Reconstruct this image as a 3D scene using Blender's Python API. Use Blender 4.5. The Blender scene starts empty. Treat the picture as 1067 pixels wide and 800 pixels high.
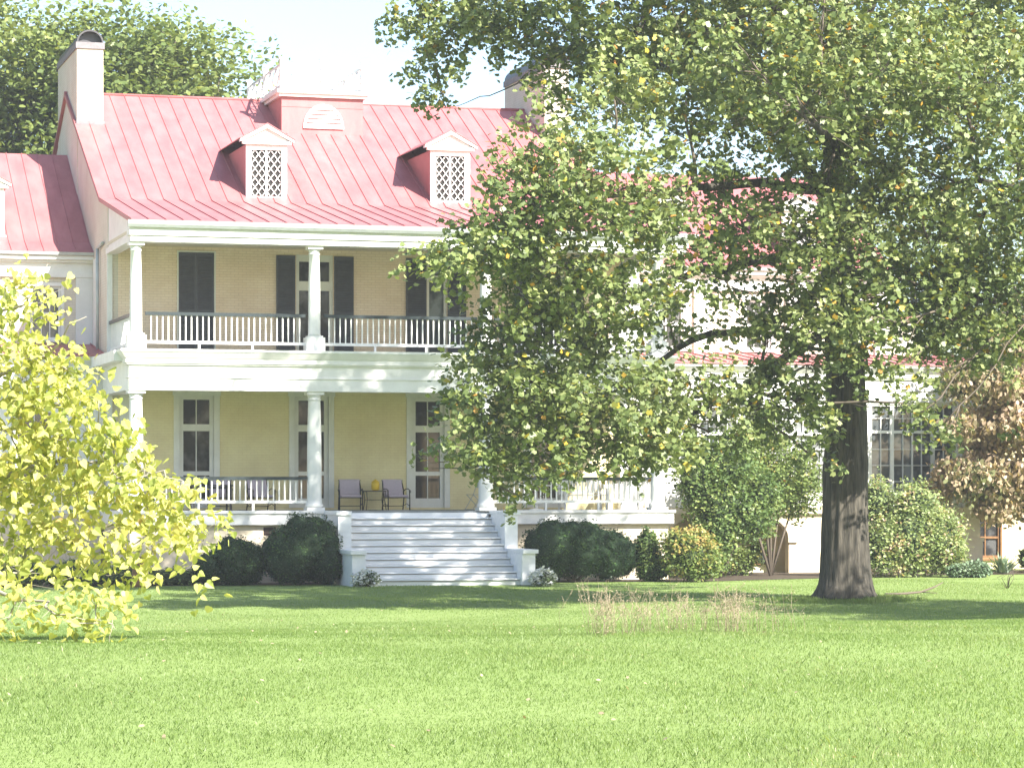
import bpy, math, random
import numpy as np
from mathutils import Vector, noise
R = math.radians
rng = np.random.default_rng(7); random.seed(7)
sc = bpy.context.scene
col = sc.collection

# ---------------------------------------------------------------- camera
FP = 3000.0; TH = R(16); HZ = 510.0; XC = 533.5; EZ = 2.6; DC = 79.0
FW = np.array([math.sin(TH), math.cos(TH), 0.0]); RT = np.array([math.cos(TH), -math.sin(TH), 0.0])
CAM = -DC * (FW + RT * ((139 - XC) / FP)); CAM[2] = EZ
cd = bpy.data.cameras.new('camera'); cam = bpy.data.objects.new('camera', cd); col.objects.link(cam)
cam.location = CAM; cam.rotation_euler = (R(90), 0, -TH)
cd.sensor_width = 36; cd.lens = FP / 1067 * 36; cd.shift_y = (HZ - 400) / 1067
cd.clip_start = 0.5; cd.clip_end = 3000
sc.camera = cam
# ---------------------------------------------------------------- world, sun, exposure
AZ, EL = R(28), R(38)
SUN = Vector((math.sin(AZ) * math.cos(EL), -math.cos(AZ) * math.cos(EL), math.sin(EL)))
w = bpy.data.worlds.new('World'); sc.world = w; w.use_nodes = True
nt = w.node_tree; bg = nt.nodes['Background']; sky = nt.nodes.new('ShaderNodeTexSky')
sky.sky_type = 'NISHITA'; sky.sun_disc = False; sky.sun_elevation = EL; sky.sun_rotation = math.pi - AZ
sky.dust_density = 1.2; sky.air_density = 1.0; sky.ozone_density = 1.6
nt.links.new(sky.outputs[0], bg.inputs[0]); bg.inputs[1].default_value = 0.095
sl = bpy.data.lights.new('sun', 'SUN'); so = bpy.data.objects.new('sun', sl); col.objects.link(so)
sl.energy = 5.0; sl.angle = R(0.53); sl.color = (1.0, 0.955, 0.87)
so.rotation_euler = SUN.to_track_quat('Z', 'Y').to_euler(); so.location = (30, -60, 60)
vs = sc.view_settings; vs.view_transform = 'Standard'; vs.look = 'None'; vs.exposure = 1.68; vs.gamma = 1
sc.cycles.max_bounces = 8; sc.cycles.transparent_max_bounces = 8

def ray(x):
    return FW + RT * ((x - XC) / FP)
def at(x, y, Y=0.0):
    r = ray(x); t = (Y - CAM[1]) / r[1]
    return np.array([CAM[0] + r[0] * t, Y, EZ + (HZ - y) / FP * t])
def atd(x, y, d):
    p = CAM + ray(x) * d; p[2] = EZ + (HZ - y) / FP * d
    return p
def gz(X, Y):
    s = np.clip((-22.0 - Y) / 30.0, 0, 1)
    return 1.0 * s * s * (3 - 2 * s)

# ---------------------------------------------------------------- materials
def mat(name, base, rough=0.7, noise_amt=0.0, nscale=3.0, bump=0.0, bscale=30.0, metal=0.0, spec=0.4, c2=None, stretch=None):
    m = bpy.data.materials.new(name); m.use_nodes = True; t = m.node_tree; b = t.nodes['Principled BSDF']
    b.inputs['Base Color'].default_value = (*base, 1); b.inputs['Roughness'].default_value = rough
    b.inputs['Metallic'].default_value = metal; b.inputs['Specular IOR Level'].default_value = spec
    tc = t.nodes.new('ShaderNodeTexCoord'); mp = t.nodes.new('ShaderNodeMapping'); t.links.new(tc.outputs['Object'], mp.inputs[0])
    if stretch: mp.inputs['Scale'].default_value = stretch
    if c2 is None and noise_amt: c2 = tuple(c * (1 - noise_amt) for c in base)
    if c2 is not None:
        n = t.nodes.new('ShaderNodeTexNoise'); n.inputs['Scale'].default_value = nscale; n.inputs['Detail'].default_value = 6
        n.inputs['Roughness'].default_value = 0.65
        rp = t.nodes.new('ShaderNodeValToRGB'); rp.color_ramp.elements[0].position = 0.35; rp.color_ramp.elements[1].position = 0.68
        rp.color_ramp.elements[0].color = (*c2, 1); rp.color_ramp.elements[1].color = (*base, 1)
        t.links.new(mp.outputs[0], n.inputs['Vector']); t.links.new(n.outputs[0], rp.inputs[0]); t.links.new(rp.outputs[0], b.inputs['Base Color'])
    if bump:
        n2 = t.nodes.new('ShaderNodeTexNoise'); n2.inputs['Scale'].default_value = bscale; n2.inputs['Detail'].default_value = 5
        bm = t.nodes.new('ShaderNodeBump'); bm.inputs['Strength'].default_value = bump; bm.inputs['Distance'].default_value = 0.02
        t.links.new(mp.outputs[0], n2.inputs['Vector']); t.links.new(n2.outputs[0], bm.inputs['Height']); t.links.new(bm.outputs[0], b.inputs['Normal'])
    return m

def brick_mat(name, base, c2, mortar, bump=0.5):
    """painted brick: courses in X-Z (or Y-Z) of world-size bricks"""
    m = bpy.data.materials.new(name); m.use_nodes = True; t = m.node_tree; b = t.nodes['Principled BSDF']
    b.inputs['Roughness'].default_value = 0.8; b.inputs['Specular IOR Level'].default_value = 0.25
    tc = t.nodes.new('ShaderNodeTexCoord'); sp = t.nodes.new('ShaderNodeSeparateXYZ'); t.links.new(tc.outputs['Object'], sp.inputs[0])
    ad = t.nodes.new('ShaderNodeMath'); t.links.new(sp.outputs[0], ad.inputs[0]); t.links.new(sp.outputs[1], ad.inputs[1])
    cb = t.nodes.new('ShaderNodeCombineXYZ'); t.links.new(ad.outputs[0], cb.inputs[0]); t.links.new(sp.outputs[2], cb.inputs[1])
    br = t.nodes.new('ShaderNodeTexBrick'); br.inputs['Scale'].default_value = 1.0
    br.inputs['Brick Width'].default_value = 0.23; br.inputs['Row Height'].default_value = 0.077
    br.inputs['Mortar Size'].default_value = 0.008; br.inputs['Mortar Smooth'].default_value = 0.3
    br.inputs['Color1'].default_value = (*base, 1); br.inputs['Color2'].default_value = (*c2, 1); br.inputs['Mortar'].default_value = (*mortar, 1)
    t.links.new(cb.outputs[0], br.inputs['Vector'])
    n = t.nodes.new('ShaderNodeTexNoise'); n.inputs['Scale'].default_value = 1.3; n.inputs['Detail'].default_value = 7; n.inputs['Roughness'].default_value = 0.7
    t.links.new(tc.outputs['Object'], n.inputs['Vector'])
    rp = t.nodes.new('ShaderNodeValToRGB'); rp.color_ramp.elements[0].position = 0.3; rp.color_ramp.elements[1].position = 0.7
    rp.color_ramp.elements[0].color = (0.86, 0.82, 0.78, 1); rp.color_ramp.elements[1].color = (1.0, 1.0, 1.0, 1)
    mx = t.nodes.new('ShaderNodeMixRGB'); mx.blend_type = 'MULTIPLY'; mx.inputs[0].default_value = 1
    t.links.new(n.outputs[0], rp.inputs[0]); t.links.new(br.outputs[0], mx.inputs[1]); t.links.new(rp.outputs[0], mx.inputs[2])
    t.links.new(mx.outputs[0], b.inputs['Base Color'])
    bm = t.nodes.new('ShaderNodeBump'); bm.inputs['Strength'].default_value = bump; bm.inputs['Distance'].default_value = 0.008; bm.invert = True
    t.links.new(br.outputs['Fac'], bm.inputs['Height']); t.links.new(bm.outputs[0], b.inputs['Normal'])
    return m

def leaf_mat(name, stops, trans=0.35, rough=0.45, spec=0.35):
    m = bpy.data.materials.new(name); m.use_nodes = True; t = m.node_tree; b = t.nodes['Principled BSDF']; out = t.nodes['Material Output']
    a = t.nodes.new('ShaderNodeAttribute'); a.attribute_name = 'tone'
    rp = t.nodes.new('ShaderNodeValToRGB'); cr = rp.color_ramp
    while len(cr.elements) < len(stops): cr.elements.new(0.5)
    for e, (p, c) in zip(cr.elements, stops): e.position = p; e.color = (*c, 1)
    t.links.new(a.outputs['Fac'], rp.inputs[0]); t.links.new(rp.outputs[0], b.inputs['Base Color'])
    b.inputs['Roughness'].default_value = rough; b.inputs['Specular IOR Level'].default_value = spec
    tr = t.nodes.new('ShaderNodeBsdfTranslucent'); g = t.nodes.new('ShaderNodeMixRGB'); g.blend_type = 'MULTIPLY'; g.inputs[0].default_value = 1
    g.inputs[2].default_value = (1.5, 1.45, 0.7, 1)
    t.links.new(rp.outputs[0], g.inputs[1]); t.links.new(g.outputs[0], tr.inputs[0])
    mx = t.nodes.new('ShaderNodeMixShader'); mx.inputs[0].default_value = trans
    t.links.new(b.outputs[0], mx.inputs[1]); t.links.new(tr.outputs[0], mx.inputs[2]); t.links.new(mx.outputs[0], out.inputs[0])
    return m

def glass_mat(name, base, curtain=None):
    m = mat(name, base, 0.06, spec=0.6)
    t = m.node_tree; b = t.nodes['Principled BSDF']
    if curtain:
        tc = t.nodes.new('ShaderNodeTexCoord'); n = t.nodes.new('ShaderNodeTexNoise'); n.inputs['Scale'].default_value = 1.6; n.inputs['Detail'].default_value = 3
        rp = t.nodes.new('ShaderNodeValToRGB'); rp.color_ramp.elements[0].position = 0.5; rp.color_ramp.elements[1].position = 0.62
        rp.color_ramp.elements[0].color = (*base, 1); rp.color_ramp.elements[1].color = (*curtain, 1)
        t.links.new(tc.outputs['Object'], n.inputs['Vector']); t.links.new(n.outputs[0], rp.inputs[0]); t.links.new(rp.outputs[0], b.inputs['Base Color'])
    return m

M = dict(
    white=mat('white_paint', (0.80, 0.79, 0.76), 0.5, c2=(0.70, 0.69, 0.66), nscale=2.0, bump=0.08, bscale=25),
    trim=mat('trim_paint', (0.78, 0.76, 0.70), 0.5, c2=(0.70, 0.68, 0.62), nscale=2.5),
    steps=mat('steps_paint', (0.82, 0.82, 0.83), 0.5, c2=(0.72, 0.73, 0.74), nscale=4.0, stretch=(0.5, 2, 2)),
    cream=brick_mat('cream_painted_brick', (0.92, 0.76, 0.59), (0.88, 0.71, 0.53), (0.74, 0.58, 0.43)),
    yellow=brick_mat('yellow_painted_brick', (0.87, 0.78, 0.48), (0.85, 0.76, 0.465), (0.80, 0.70, 0.42), 0.3),
    pale=brick_mat('pale_painted_brick', (0.72, 0.67, 0.57), (0.70, 0.65, 0.55), (0.62, 0.57, 0.48)),
    stucco=mat('base_stucco', (0.74, 0.66, 0.50), 0.85, c2=(0.62, 0.52, 0.38), nscale=1.8, bump=0.3, bscale=12),
    roof=mat('red_metal_roof', (0.43, 0.162, 0.160), 0.5, c2=(0.34, 0.112, 0.115), nscale=2.2, spec=0.5, stretch=(1, .35, .35)),
    shutter=mat('shutter_paint', (0.085, 0.088, 0.10), 0.5, noise_amt=0.25, nscale=6),
    rail=mat('rail_paint', (0.03, 0.042, 0.045), 0.45, noise_amt=0.2),
    floor=mat('porch_floor', (0.22, 0.24, 0.25), 0.6, noise_amt=0.3, nscale=5),
    ceil=mat('porch_ceiling', (0.62, 0.56, 0.42), 0.7),
    gutter=mat('gutter_metal', (0.50, 0.53, 0.52), 0.45, noise_amt=0.2, nscale=4),
    lead=mat('dark_cap_metal', (0.09, 0.085, 0.09), 0.45, noise_amt=0.3, nscale=5, metal=0.3),
    soot=mat('grey_cap_stone', (0.24, 0.22, 0.23), 0.8, noise_amt=0.3, nscale=6),
    iron=mat('black_iron', (0.02, 0.02, 0.022), 0.45),
    cushion=mat('lilac_cushion', (0.55, 0.47, 0.56), 0.9, noise_amt=0.12, nscale=20),
    yel=mat('yellow_glaze', (0.75, 0.50, 0.02), 0.35),
    glass=glass_mat('dark_glass', (0.03, 0.03, 0.03), (0.10, 0.10, 0.10)),
    glass2=glass_mat('grey_glass', (0.07, 0.08, 0.085), (0.22, 0.24, 0.25)),
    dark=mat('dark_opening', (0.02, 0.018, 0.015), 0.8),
    brown=mat('brown_wood', (0.24, 0.12, 0.045), 0.6, noise_amt=0.4, nscale=8),
    vent=mat('rust_vent', (0.13, 0.08, 0.06), 0.6, noise_amt=0.3),
    bark=mat('grey_bark', (0.105, 0.092, 0.072), 0.95, c2=(0.028, 0.025, 0.019), nscale=9, bump=1.0, bscale=14, stretch=(1.6, 1.6, 0.22)),
    twig=mat('twig_bark', (0.13, 0.105, 0.08), 0.9),
    palebark=mat('pale_bark', (0.38, 0.34, 0.28), 0.9, noise_amt=0.3, nscale=10),
    soil=mat('bed_soil', (0.07, 0.05, 0.03), 0.95, noise_amt=0.4, nscale=6),
)
L = dict(
    maple=leaf_mat('maple_leaf', [(0, (0.065, 0.095, 0.032)), (0.40, (0.14, 0.185, 0.06)), (0.80, (0.31, 0.34, 0.14)), (0.90, (0.30, 0.29, 0.05)), (0.955, (0.50, 0.36, 0.04)), (1, (0.45, 0.20, 0.06))], 0.22, 0.45, 0.4),
    far=leaf_mat('far_leaf', [(0, (0.07, 0.11, 0.035)), (0.5, (0.15, 0.20, 0.06)), (1, (0.27, 0.30, 0.09))], 0.35),
    gold=leaf_mat('gold_leaf', [(0, (0.16, 0.21, 0.05)), (0.30, (0.36, 0.40, 0.11)), (0.65, (0.58, 0.57, 0.20)), (0.95, (0.5, 0.40, 0.15)), (1, (0.35, 0.22, 0.12))], 0.42),
    box=leaf_mat('box_leaf', [(0, (0.016, 0.042, 0.014)), (0.6, (0.036, 0.082, 0.025)), (1, (0.09, 0.16, 0.04))], 0.2, 0.4),
    green=leaf_mat('shrub_leaf', [(0, (0.08, 0.13, 0.045)), (0.6, (0.15, 0.22, 0.07)), (1, (0.30, 0.34, 0.12))], 0.3),
    light=leaf_mat('light_leaf', [(0, (0.18, 0.24, 0.10)), (0.6, (0.31, 0.37, 0.16)), (0.86, (0.40, 0.42, 0.20)), (0.9, (0.62, 0.42, 0.32)), (1, (0.70, 0.50, 0.38))], 0.3),
    autumn=leaf_mat('autumn_leaf', [(0, (0.11, 0.16, 0.05)), (0.45, (0.21, 0.27, 0.08)), (0.6, (0.42, 0.34, 0.12)), (1, (0.58, 0.33, 0.16))], 0.3),
    red=leaf_mat('russet_leaf', [(0, (0.08, 0.13, 0.045)), (0.35, (0.17, 0.19, 0.08)), (0.6, (0.34, 0.26, 0.17)), (1, (0.50, 0.37, 0.27))], 0.3),
    yucca=leaf_mat('blue_leaf', [(0, (0.12, 0.19, 0.11)), (1, (0.26, 0.34, 0.22))], 0.15),
    flower=leaf_mat('white_petal', [(0, (0.10, 0.15, 0.06)), (0.22, (0.12, 0.17, 0.07)), (0.25, (0.75, 0.76, 0.78)), (1, (0.82, 0.82, 0.84))], 0.2),
    grass=leaf_mat('grass_blade', [(0, (0.125, 0.195, 0.052)), (0.5, (0.185, 0.262, 0.082)), (0.85, (0.245, 0.31, 0.125)), (0.96, (0.36, 0.38, 0.21)), (1, (0.50, 0.47, 0.28))], 0.5, 0.4),
    dry=leaf_mat('dry_stalk', [(0, (0.26, 0.19, 0.13)), (1, (0.46, 0.39, 0.27))], 0.25, 0.8),
)

# ---------------------------------------------------------------- helpers
class MB:
    def __init__(s): s.v = []; s.f = []; s.sm = []
    def add(s, v, f, smooth=False):
        o = len(s.v); s.v += [tuple(p) for p in v]; s.f += [tuple(i + o for i in q) for q in f]; s.sm += [smooth] * len(f); return s
    def box(s, x0, x1, y0, y1, z0, z1):
        v = [(x0,y0,z0),(x1,y0,z0),(x1,y1,z0),(x0,y1,z0),(x0,y0,z1),(x1,y0,z1),(x1,y1,z1),(x0,y1,z1)]
        return s.add(v, [(0,3,2,1),(4,5,6,7),(0,1,5,4),(1,2,6,5),(2,3,7,6),(3,0,4,7)])
    def lathe(s, cx, cy, prof, n=20):
        v = []; f = []
        for r, z in prof:
            for k in range(n):
                a = 2 * math.pi * k / n; v.append((cx + r * math.cos(a), cy + r * math.sin(a), z))
        for i in range(len(prof) - 1):
            for k in range(n): f.append((i*n+k, i*n+(k+1)%n, (i+1)*n+(k+1)%n, (i+1)*n+k))
        f.append(tuple(range(n))[::-1]); f.append(tuple((len(prof)-1)*n + k for k in range(n)))
        return s.add(v, f, True)
    def prismX(s, x0, x1, pts):      # polygon in Y-Z extruded along X
        n = len(pts); v = [(x0, a, b) for a, b in pts] + [(x1, a, b) for a, b in pts]
        return s.add(v, [tuple(range(n)), tuple(range(n, 2*n))[::-1]] + [(i, i+n, (i+1)%n+n, (i+1)%n) for i in range(n)])
    def prismY(s, y0, y1, pts):      # polygon in X-Z extruded along Y
        n = len(pts); v = [(a, y0, b) for a, b in pts] + [(a, y1, b) for a, b in pts]
        return s.add(v, [tuple(range(n)), tuple(range(n, 2*n))[::-1]] + [(i, i+n, (i+1)%n+n, (i+1)%n) for i in range(n)])
    def tube(s, path, rad, n=6):
        path = [Vector(p) for p in path]; v = []; f = []
        if not hasattr(rad, '__len__'): rad = [rad] * len(path)
        up = Vector((0.13, 0.31, 1)).normalized()
        for i, p in enumerate(path):
            d = (path[min(i+1, len(path)-1)] - path[max(i-1, 0)]).normalized()
            a = d.cross(up if abs(d.dot(up)) < 0.95 else Vector((1, 0, 0))).normalized(); b = d.cross(a)
            for k in range(n):
                t = 2 * math.pi * k / n; v.append(p + (a * math.cos(t) + b * math.sin(t)) * rad[i])
        for i in range(len(path) - 1):
            for k in range(n): f.append((i*n+k, i*n+(k+1)%n, (i+1)*n+(k+1)%n, (i+1)*n+k))
        f.append(tuple(range(n))[::-1]); f.append(tuple((len(path)-1)*n + k for k in range(n)))
        return s.add(v, f, True)
    def build(s, name, m, parent=None, offset=(0, 0, 0), bevel=0.0):
        me = bpy.data.meshes.new(name); ox, oy, oz = offset
        me.from_pydata([(a-ox, b-oy, c-oz) for a, b, c in s.v], [], s.f)
        me.polygons.foreach_set('use_smooth', s.sm); me.materials.append(M[m] if isinstance(m, str) else m); me.update()
        import bmesh
        bm = bmesh.new(); bm.from_mesh(me); bmesh.ops.recalc_face_normals(bm, faces=bm.faces); bm.to_mesh(me); bm.free()
        o = bpy.data.objects.new(name, me); col.objects.link(o)
        if parent: o.parent = parent
        if bevel:
            md = o.modifiers.new('bevel', 'BEVEL'); md.width = bevel; md.segments = 1; md.limit_method = 'ANGLE'
        return o

def thing(name, label, cat, loc=(0, 0, 0), rz=0, group=None):
    o = bpy.data.objects.new(name, None); col.objects.link(o); o.location = loc; o.rotation_euler = (0, 0, rz)
    o['label'] = label; o['category'] = cat; o.empty_display_size = 0.3
    if group: o['group'] = group
    return o
def lab(o, t): o['label'] = t; return o

SHAPES = {
    'oval': [[(0,0,0),(.35,.30,.05),(.75,.26,.04),(1,0,-.06),(.75,-.26,.04),(.35,-.30,.05)]],
    'maple': [[(0,0,0),(.15,.48,.05),(.42,.30,.03),(.72,.42,0),(1,0,-.08),(.72,-.42,0),(.42,-.30,.03),(.15,-.48,.05)]],
    'heart': [[(0,0,0),(-.10,.20,.06),(.10,.46,.10),(.45,.42,.08),(.80,.18,.0),(1.05,0,-.12)], [(0,0,0),(1.05,0,-.12),(.80,-.18,0),(.45,-.42,.08),(.10,-.46,.10),(-.10,-.20,.06)]],
    'lance': [[(0,0,0),(.4,.17,.04),(1,0,-.25),(.4,-.17,.04)]],
    'tri': [[(0,.5,0),(0,-.5,0),(1,0,0)]],
}
def norm(a): return a / np.maximum(np.linalg.norm(a, axis=1, keepdims=True), 1e-6)
def raw_mesh(name, V, polys, tone, m):
    """V (n,3); polys (F,k) index array list; fast mesh"""
    me = bpy.data.meshes.new(name); me.vertices.add(len(V)); me.vertices.foreach_set('co', V.astype(np.float32).ravel())
    F, k = polys.shape
    me.loops.add(F * k); me.loops.foreach_set('vertex_index', polys.astype(np.int32).ravel())
    me.polygons.add(F); me.polygons.foreach_set('loop_start', np.arange(F, dtype=np.int32) * k)
    me.update(calc_edges=True)
    a = me.attributes.new('tone', 'FLOAT', 'FACE'); a.data.foreach_set('value', tone.astype(np.float32))
    me.materials.append(m); me.update()
    return me
def leaves(name, pos, size, m, parent, offset=(0,0,0), shape='oval', droop=0.35, up=0.9, tone=None, out=None, spread=1.0, lean=0.45):
    N = len(pos); sh = SHAPES[shape]
    d = rng.normal(size=(N, 3)) * spread; d[:, 2] = d[:, 2] * 0.4 - droop
    if out is not None: d += out
    d = norm(d)
    n = rng.normal(size=(N, 3)) * 0.75; n[:, 2] += up; n += np.array(SUN) * lean; n = norm(n - d * np.sum(n * d, 1, keepdims=True)); s = np.cross(d, n)
    allv = []; allf = []; k = len(sh[0]); base = 0
    size = np.broadcast_to(size, (N,))[:, None, None]
    for h in sh:
        T = np.array(h)
        v = pos[:, None, :] + size * (T[None, :, 0:1] * d[:, None, :] + T[None, :, 1:2] * s[:, None, :] + T[None, :, 2:3] * n[:, None, :])
        allv.append(v.reshape(-1, 3)); allf.append(np.arange(N * k).reshape(N, k) + base); base += N * k
    if tone is None: tone = rng.random(N)
    me = raw_mesh(name, np.vstack(allv) - np.array(offset), np.vstack(allf), np.tile(np.clip(tone, 0, 1), len(sh)), m)
    o = bpy.data.objects.new(name, me); col.objects.link(o)
    if parent: o.parent = parent
    return o

def spray_points(clumps, per, ln, jit, shell=0.45):
    """clumps: (centre(3), (rx,ry,rz), n_sprays). Returns spray centres, leaf positions, spray id, clump id"""
    C = []; A = []; cid = []
    for i, (c, r, n) in enumerate(clumps):
        n = int(n)
        u = norm(rng.normal(size=(n, 3))); rad = (shell + (1 - shell) * rng.random(n) ** 0.6)[:, None]
        rad *= (1 + 0.28 * rng.normal(size=(n, 1)))
        C.append(np.array(c) + u * rad * np.array(r)); A.append(norm(u * np.array([1, 1, .6]) + rng.normal(size=(n, 3)) * .5 + [0, 0, -.25])); cid += [i] * n
    C = np.vstack(C); A = np.vstack(A); S = len(C)
    idx = np.repeat(np.arange(S), per); t = rng.random(len(idx))[:, None]
    P = C[idx] + A[idx] * t * ln + rng.normal(size=(len(idx), 3)) * jit
    return C, A, P, idx, np.array(cid)

def curve_pts(a, b, sag=0.0, n=5, wob=0.08):
    a = np.array(a, float); b = np.array(b, float); L_ = np.linalg.norm(b - a); o = []
    for i in range(n + 1):
        t = i / n; p = a + (b - a) * t; p[2] -= sag * L_ * 4 * t * (1 - t)
        if 0 < i < n: p = p + rng.normal(size=3) * wob * L_ / n
        o.append(p)
    return o

def make_tree(name, label, cat, base, trunk, limbs, clumps, leafm, leaf_size, per=22, ln=0.45, jit=0.13, shape='maple', bark='bark',
              droop=0.35, up=0.9, group=None, twig_frac=0.2, tone_f=None, limb_r=0.10, foliage='crown', stuff=None, nsides=10, shell=0.45):
    root = thing(name, label, cat, base, 0, group)
    off = base
    if trunk and nsides > 20:
        zz_ = [float(p[2]) for p, r_ in trunk]; zs_ = np.linspace(zz_[0], zz_[-1], 170); P0 = np.array([p for p, r_ in trunk]); R0 = [r_ for p, r_ in trunk]
        tk_ = [(np.array([np.interp(z, zz_, P0[:, 0]), np.interp(z, zz_, P0[:, 1]), z]), float(np.interp(z, zz_, R0))) for z in zs_]
        tb = MB(); tb.tube([p for p, r_ in tk_], [r_ for p, r_ in tk_], nsides); tr = tb.build('trunk', bark, root, off)
    elif trunk:
        tb = MB(); tb.tube([p for p, r in trunk], [r for p, r in trunk], nsides); tr = tb.build('trunk', bark, root, off)
    nodes = [np.array(p) for p, r in trunk] if trunk else [np.array(base)]
    nr = [r for p, r in trunk] if trunk else [limb_r]
    start = max(0, len(nodes) // 3)
    nodes_l = nodes[start:]; nr_l = nr[start:]
    for lb in limbs:
        if nsides > 20: lb = [(p, r_ * .72) for p, r_ in lb]
        pts = [np.array(p, float) for p, r in lb]; rs = [r for p, r in lb]
        P2 = []; R2 = []
        for i in range(len(pts) - 1):
            for k in range(4):
                t = k / 4; P2.append(pts[i] + (pts[i+1] - pts[i]) * t + rng.normal(size=3) * 0.05 * (k > 0)); R2.append(rs[i] + (rs[i+1] - rs[i]) * t)
        P2.append(pts[-1]); R2.append(rs[-1])
        MB().tube(P2, R2, 8).build('limb', bark, root, off)
        nodes_l = nodes_l + P2[3:]; nr_l = nr_l + R2[3:]
    NL = np.array(nodes_l)
    C, A, P, idx, cid = spray_points(clumps, per, ln, jit, shell)
    tw = MB()
    for i, (c, r, n) in enumerate(clumps):
        c = np.array(c); dd = np.linalg.norm(NL - c, axis=1) + np.maximum(0, NL[:, 2] - c[2]) * 0.4; j = int(np.argmin(dd))
        r0 = min(nr_l[j] * 0.7, limb_r * 0.6); path = curve_pts(NL[j], c, 0.04, 5)
        if np.linalg.norm(NL[j] - c) > 0.2: tw.tube(path, list(np.linspace(r0, limb_r * .25, 6)), 5)
        mine = np.where(cid == i)[0]
        for q in mine[:max(2, int(len(mine) * twig_frac))]:
            s = path[random.randint(2, 5)]
            tw.tube(curve_pts(s, C[q] + A[q] * ln, 0.03, 3, 0.15), list(np.linspace(limb_r * .16, limb_r * .05, 4)), 3)
    if tw.v: tw.build('branches', 'twig' if bark == 'bark' else bark, root, off)
    ct = rng.random(len(clumps)) * 0.3; st = rng.random(len(C)) * 0.25
    tone = ct[cid[idx]] + st[idx] + rng.random(len(idx)) * 0.5
    if tone_f is not None: tone = tone_f(P, tone)
    leaves(foliage, P, leaf_size * (0.7 + 0.6 * rng.random(len(P))), leafm, root, off, shape, droop, up, tone)
    return root

# ================================================================ SETTING: ground
ys = np.concatenate([np.linspace(-260, -90, 8), np.linspace(-86, 4, 91), np.linspace(10, 900, 14)])
xs = np.concatenate([np.linspace(-700, -40, 9), np.linspace(-36, 44, 60), np.linspace(60, 700, 9)])
GX, GY = np.meshgrid(xs, ys); GZ = gz(GX, GY)
near = (GX > -36) & (GX < 44) & (GY < -3) & (GY > -86)
GZ = GZ + near * 0.03 * np.sin(GX * 0.9 + 1.3 * np.sin(GY * .4)) * np.cos(GY * 0.7)
nx, ny = len(xs), len(ys); ii, jj = np.meshgrid(np.arange(nx - 1), np.arange(ny - 1)); a = (jj * nx + ii).ravel()
gm = bpy.data.materials.new('lawn'); gm.use_nodes = True; t = gm.node_tree; b = t.nodes['Principled BSDF']; b.inputs['Roughness'].default_value = 0.95; b.inputs['Specular IOR Level'].default_value = 0.1
tc = t.nodes.new('ShaderNodeTexCoord'); n1 = t.nodes.new('ShaderNodeTexNoise'); n1.inputs['Scale'].default_value = 0.35; n1.inputs['Detail'].default_value = 8; n1.inputs['Roughness'].default_value = 0.7
n2 = t.nodes.new('ShaderNodeTexNoise'); n2.inputs['Scale'].default_value = 14; n2.inputs['Detail'].default_value = 6
mx = t.nodes.new('ShaderNodeMixRGB'); mx.inputs[0].default_value = 0.5
rp = t.nodes.new('ShaderNodeValToRGB'); e = rp.color_ramp.elements; e[0].position = 0.36; e[0].color = (0.165, 0.232, 0.065, 1); e[1].position = 0.64; e[1].color = (0.225, 0.292, 0.10, 1)
t.links.new(tc.outputs['Object'], n1.inputs['Vector']); t.links.new(tc.outputs['Object'], n2.inputs['Vector'])
t.links.new(n1.outputs[0], mx.inputs[1]); t.links.new(n2.outputs[0], mx.inputs[2]); t.links.new(mx.outputs[0], rp.inputs[0]); t.links.new(rp.outputs[0], b.inputs['Base Color'])
gme = raw_mesh('ground', np.stack([GX.ravel(), GY.ravel(), GZ.ravel()], 1), np.stack([a, a + 1, a + nx + 1, a + nx], 1), np.zeros(len(a)), gm)
gme.polygons.foreach_set('use_smooth', [True] * len(a))
go = bpy.data.objects.new('ground', gme); col.objects.link(go); go['kind'] = 'structure'
# planting bed along the foot of the house
bd = MB(); pts = [(-13, -1.6), (5.0, -1.5), (5.2, -0.2), (10.7, -0.2), (10.9, -1.5), (16.5, -1.8), (24, 1.6), (34, 2.4), (34, 5.6), (-13, 5.6)]
bd.add([(x, y, 0.012) for x, y in pts], [tuple(range(len(pts)))]); bo = bd.build('flower_bed', 'soil'); bo['kind'] = 'structure'

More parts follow.
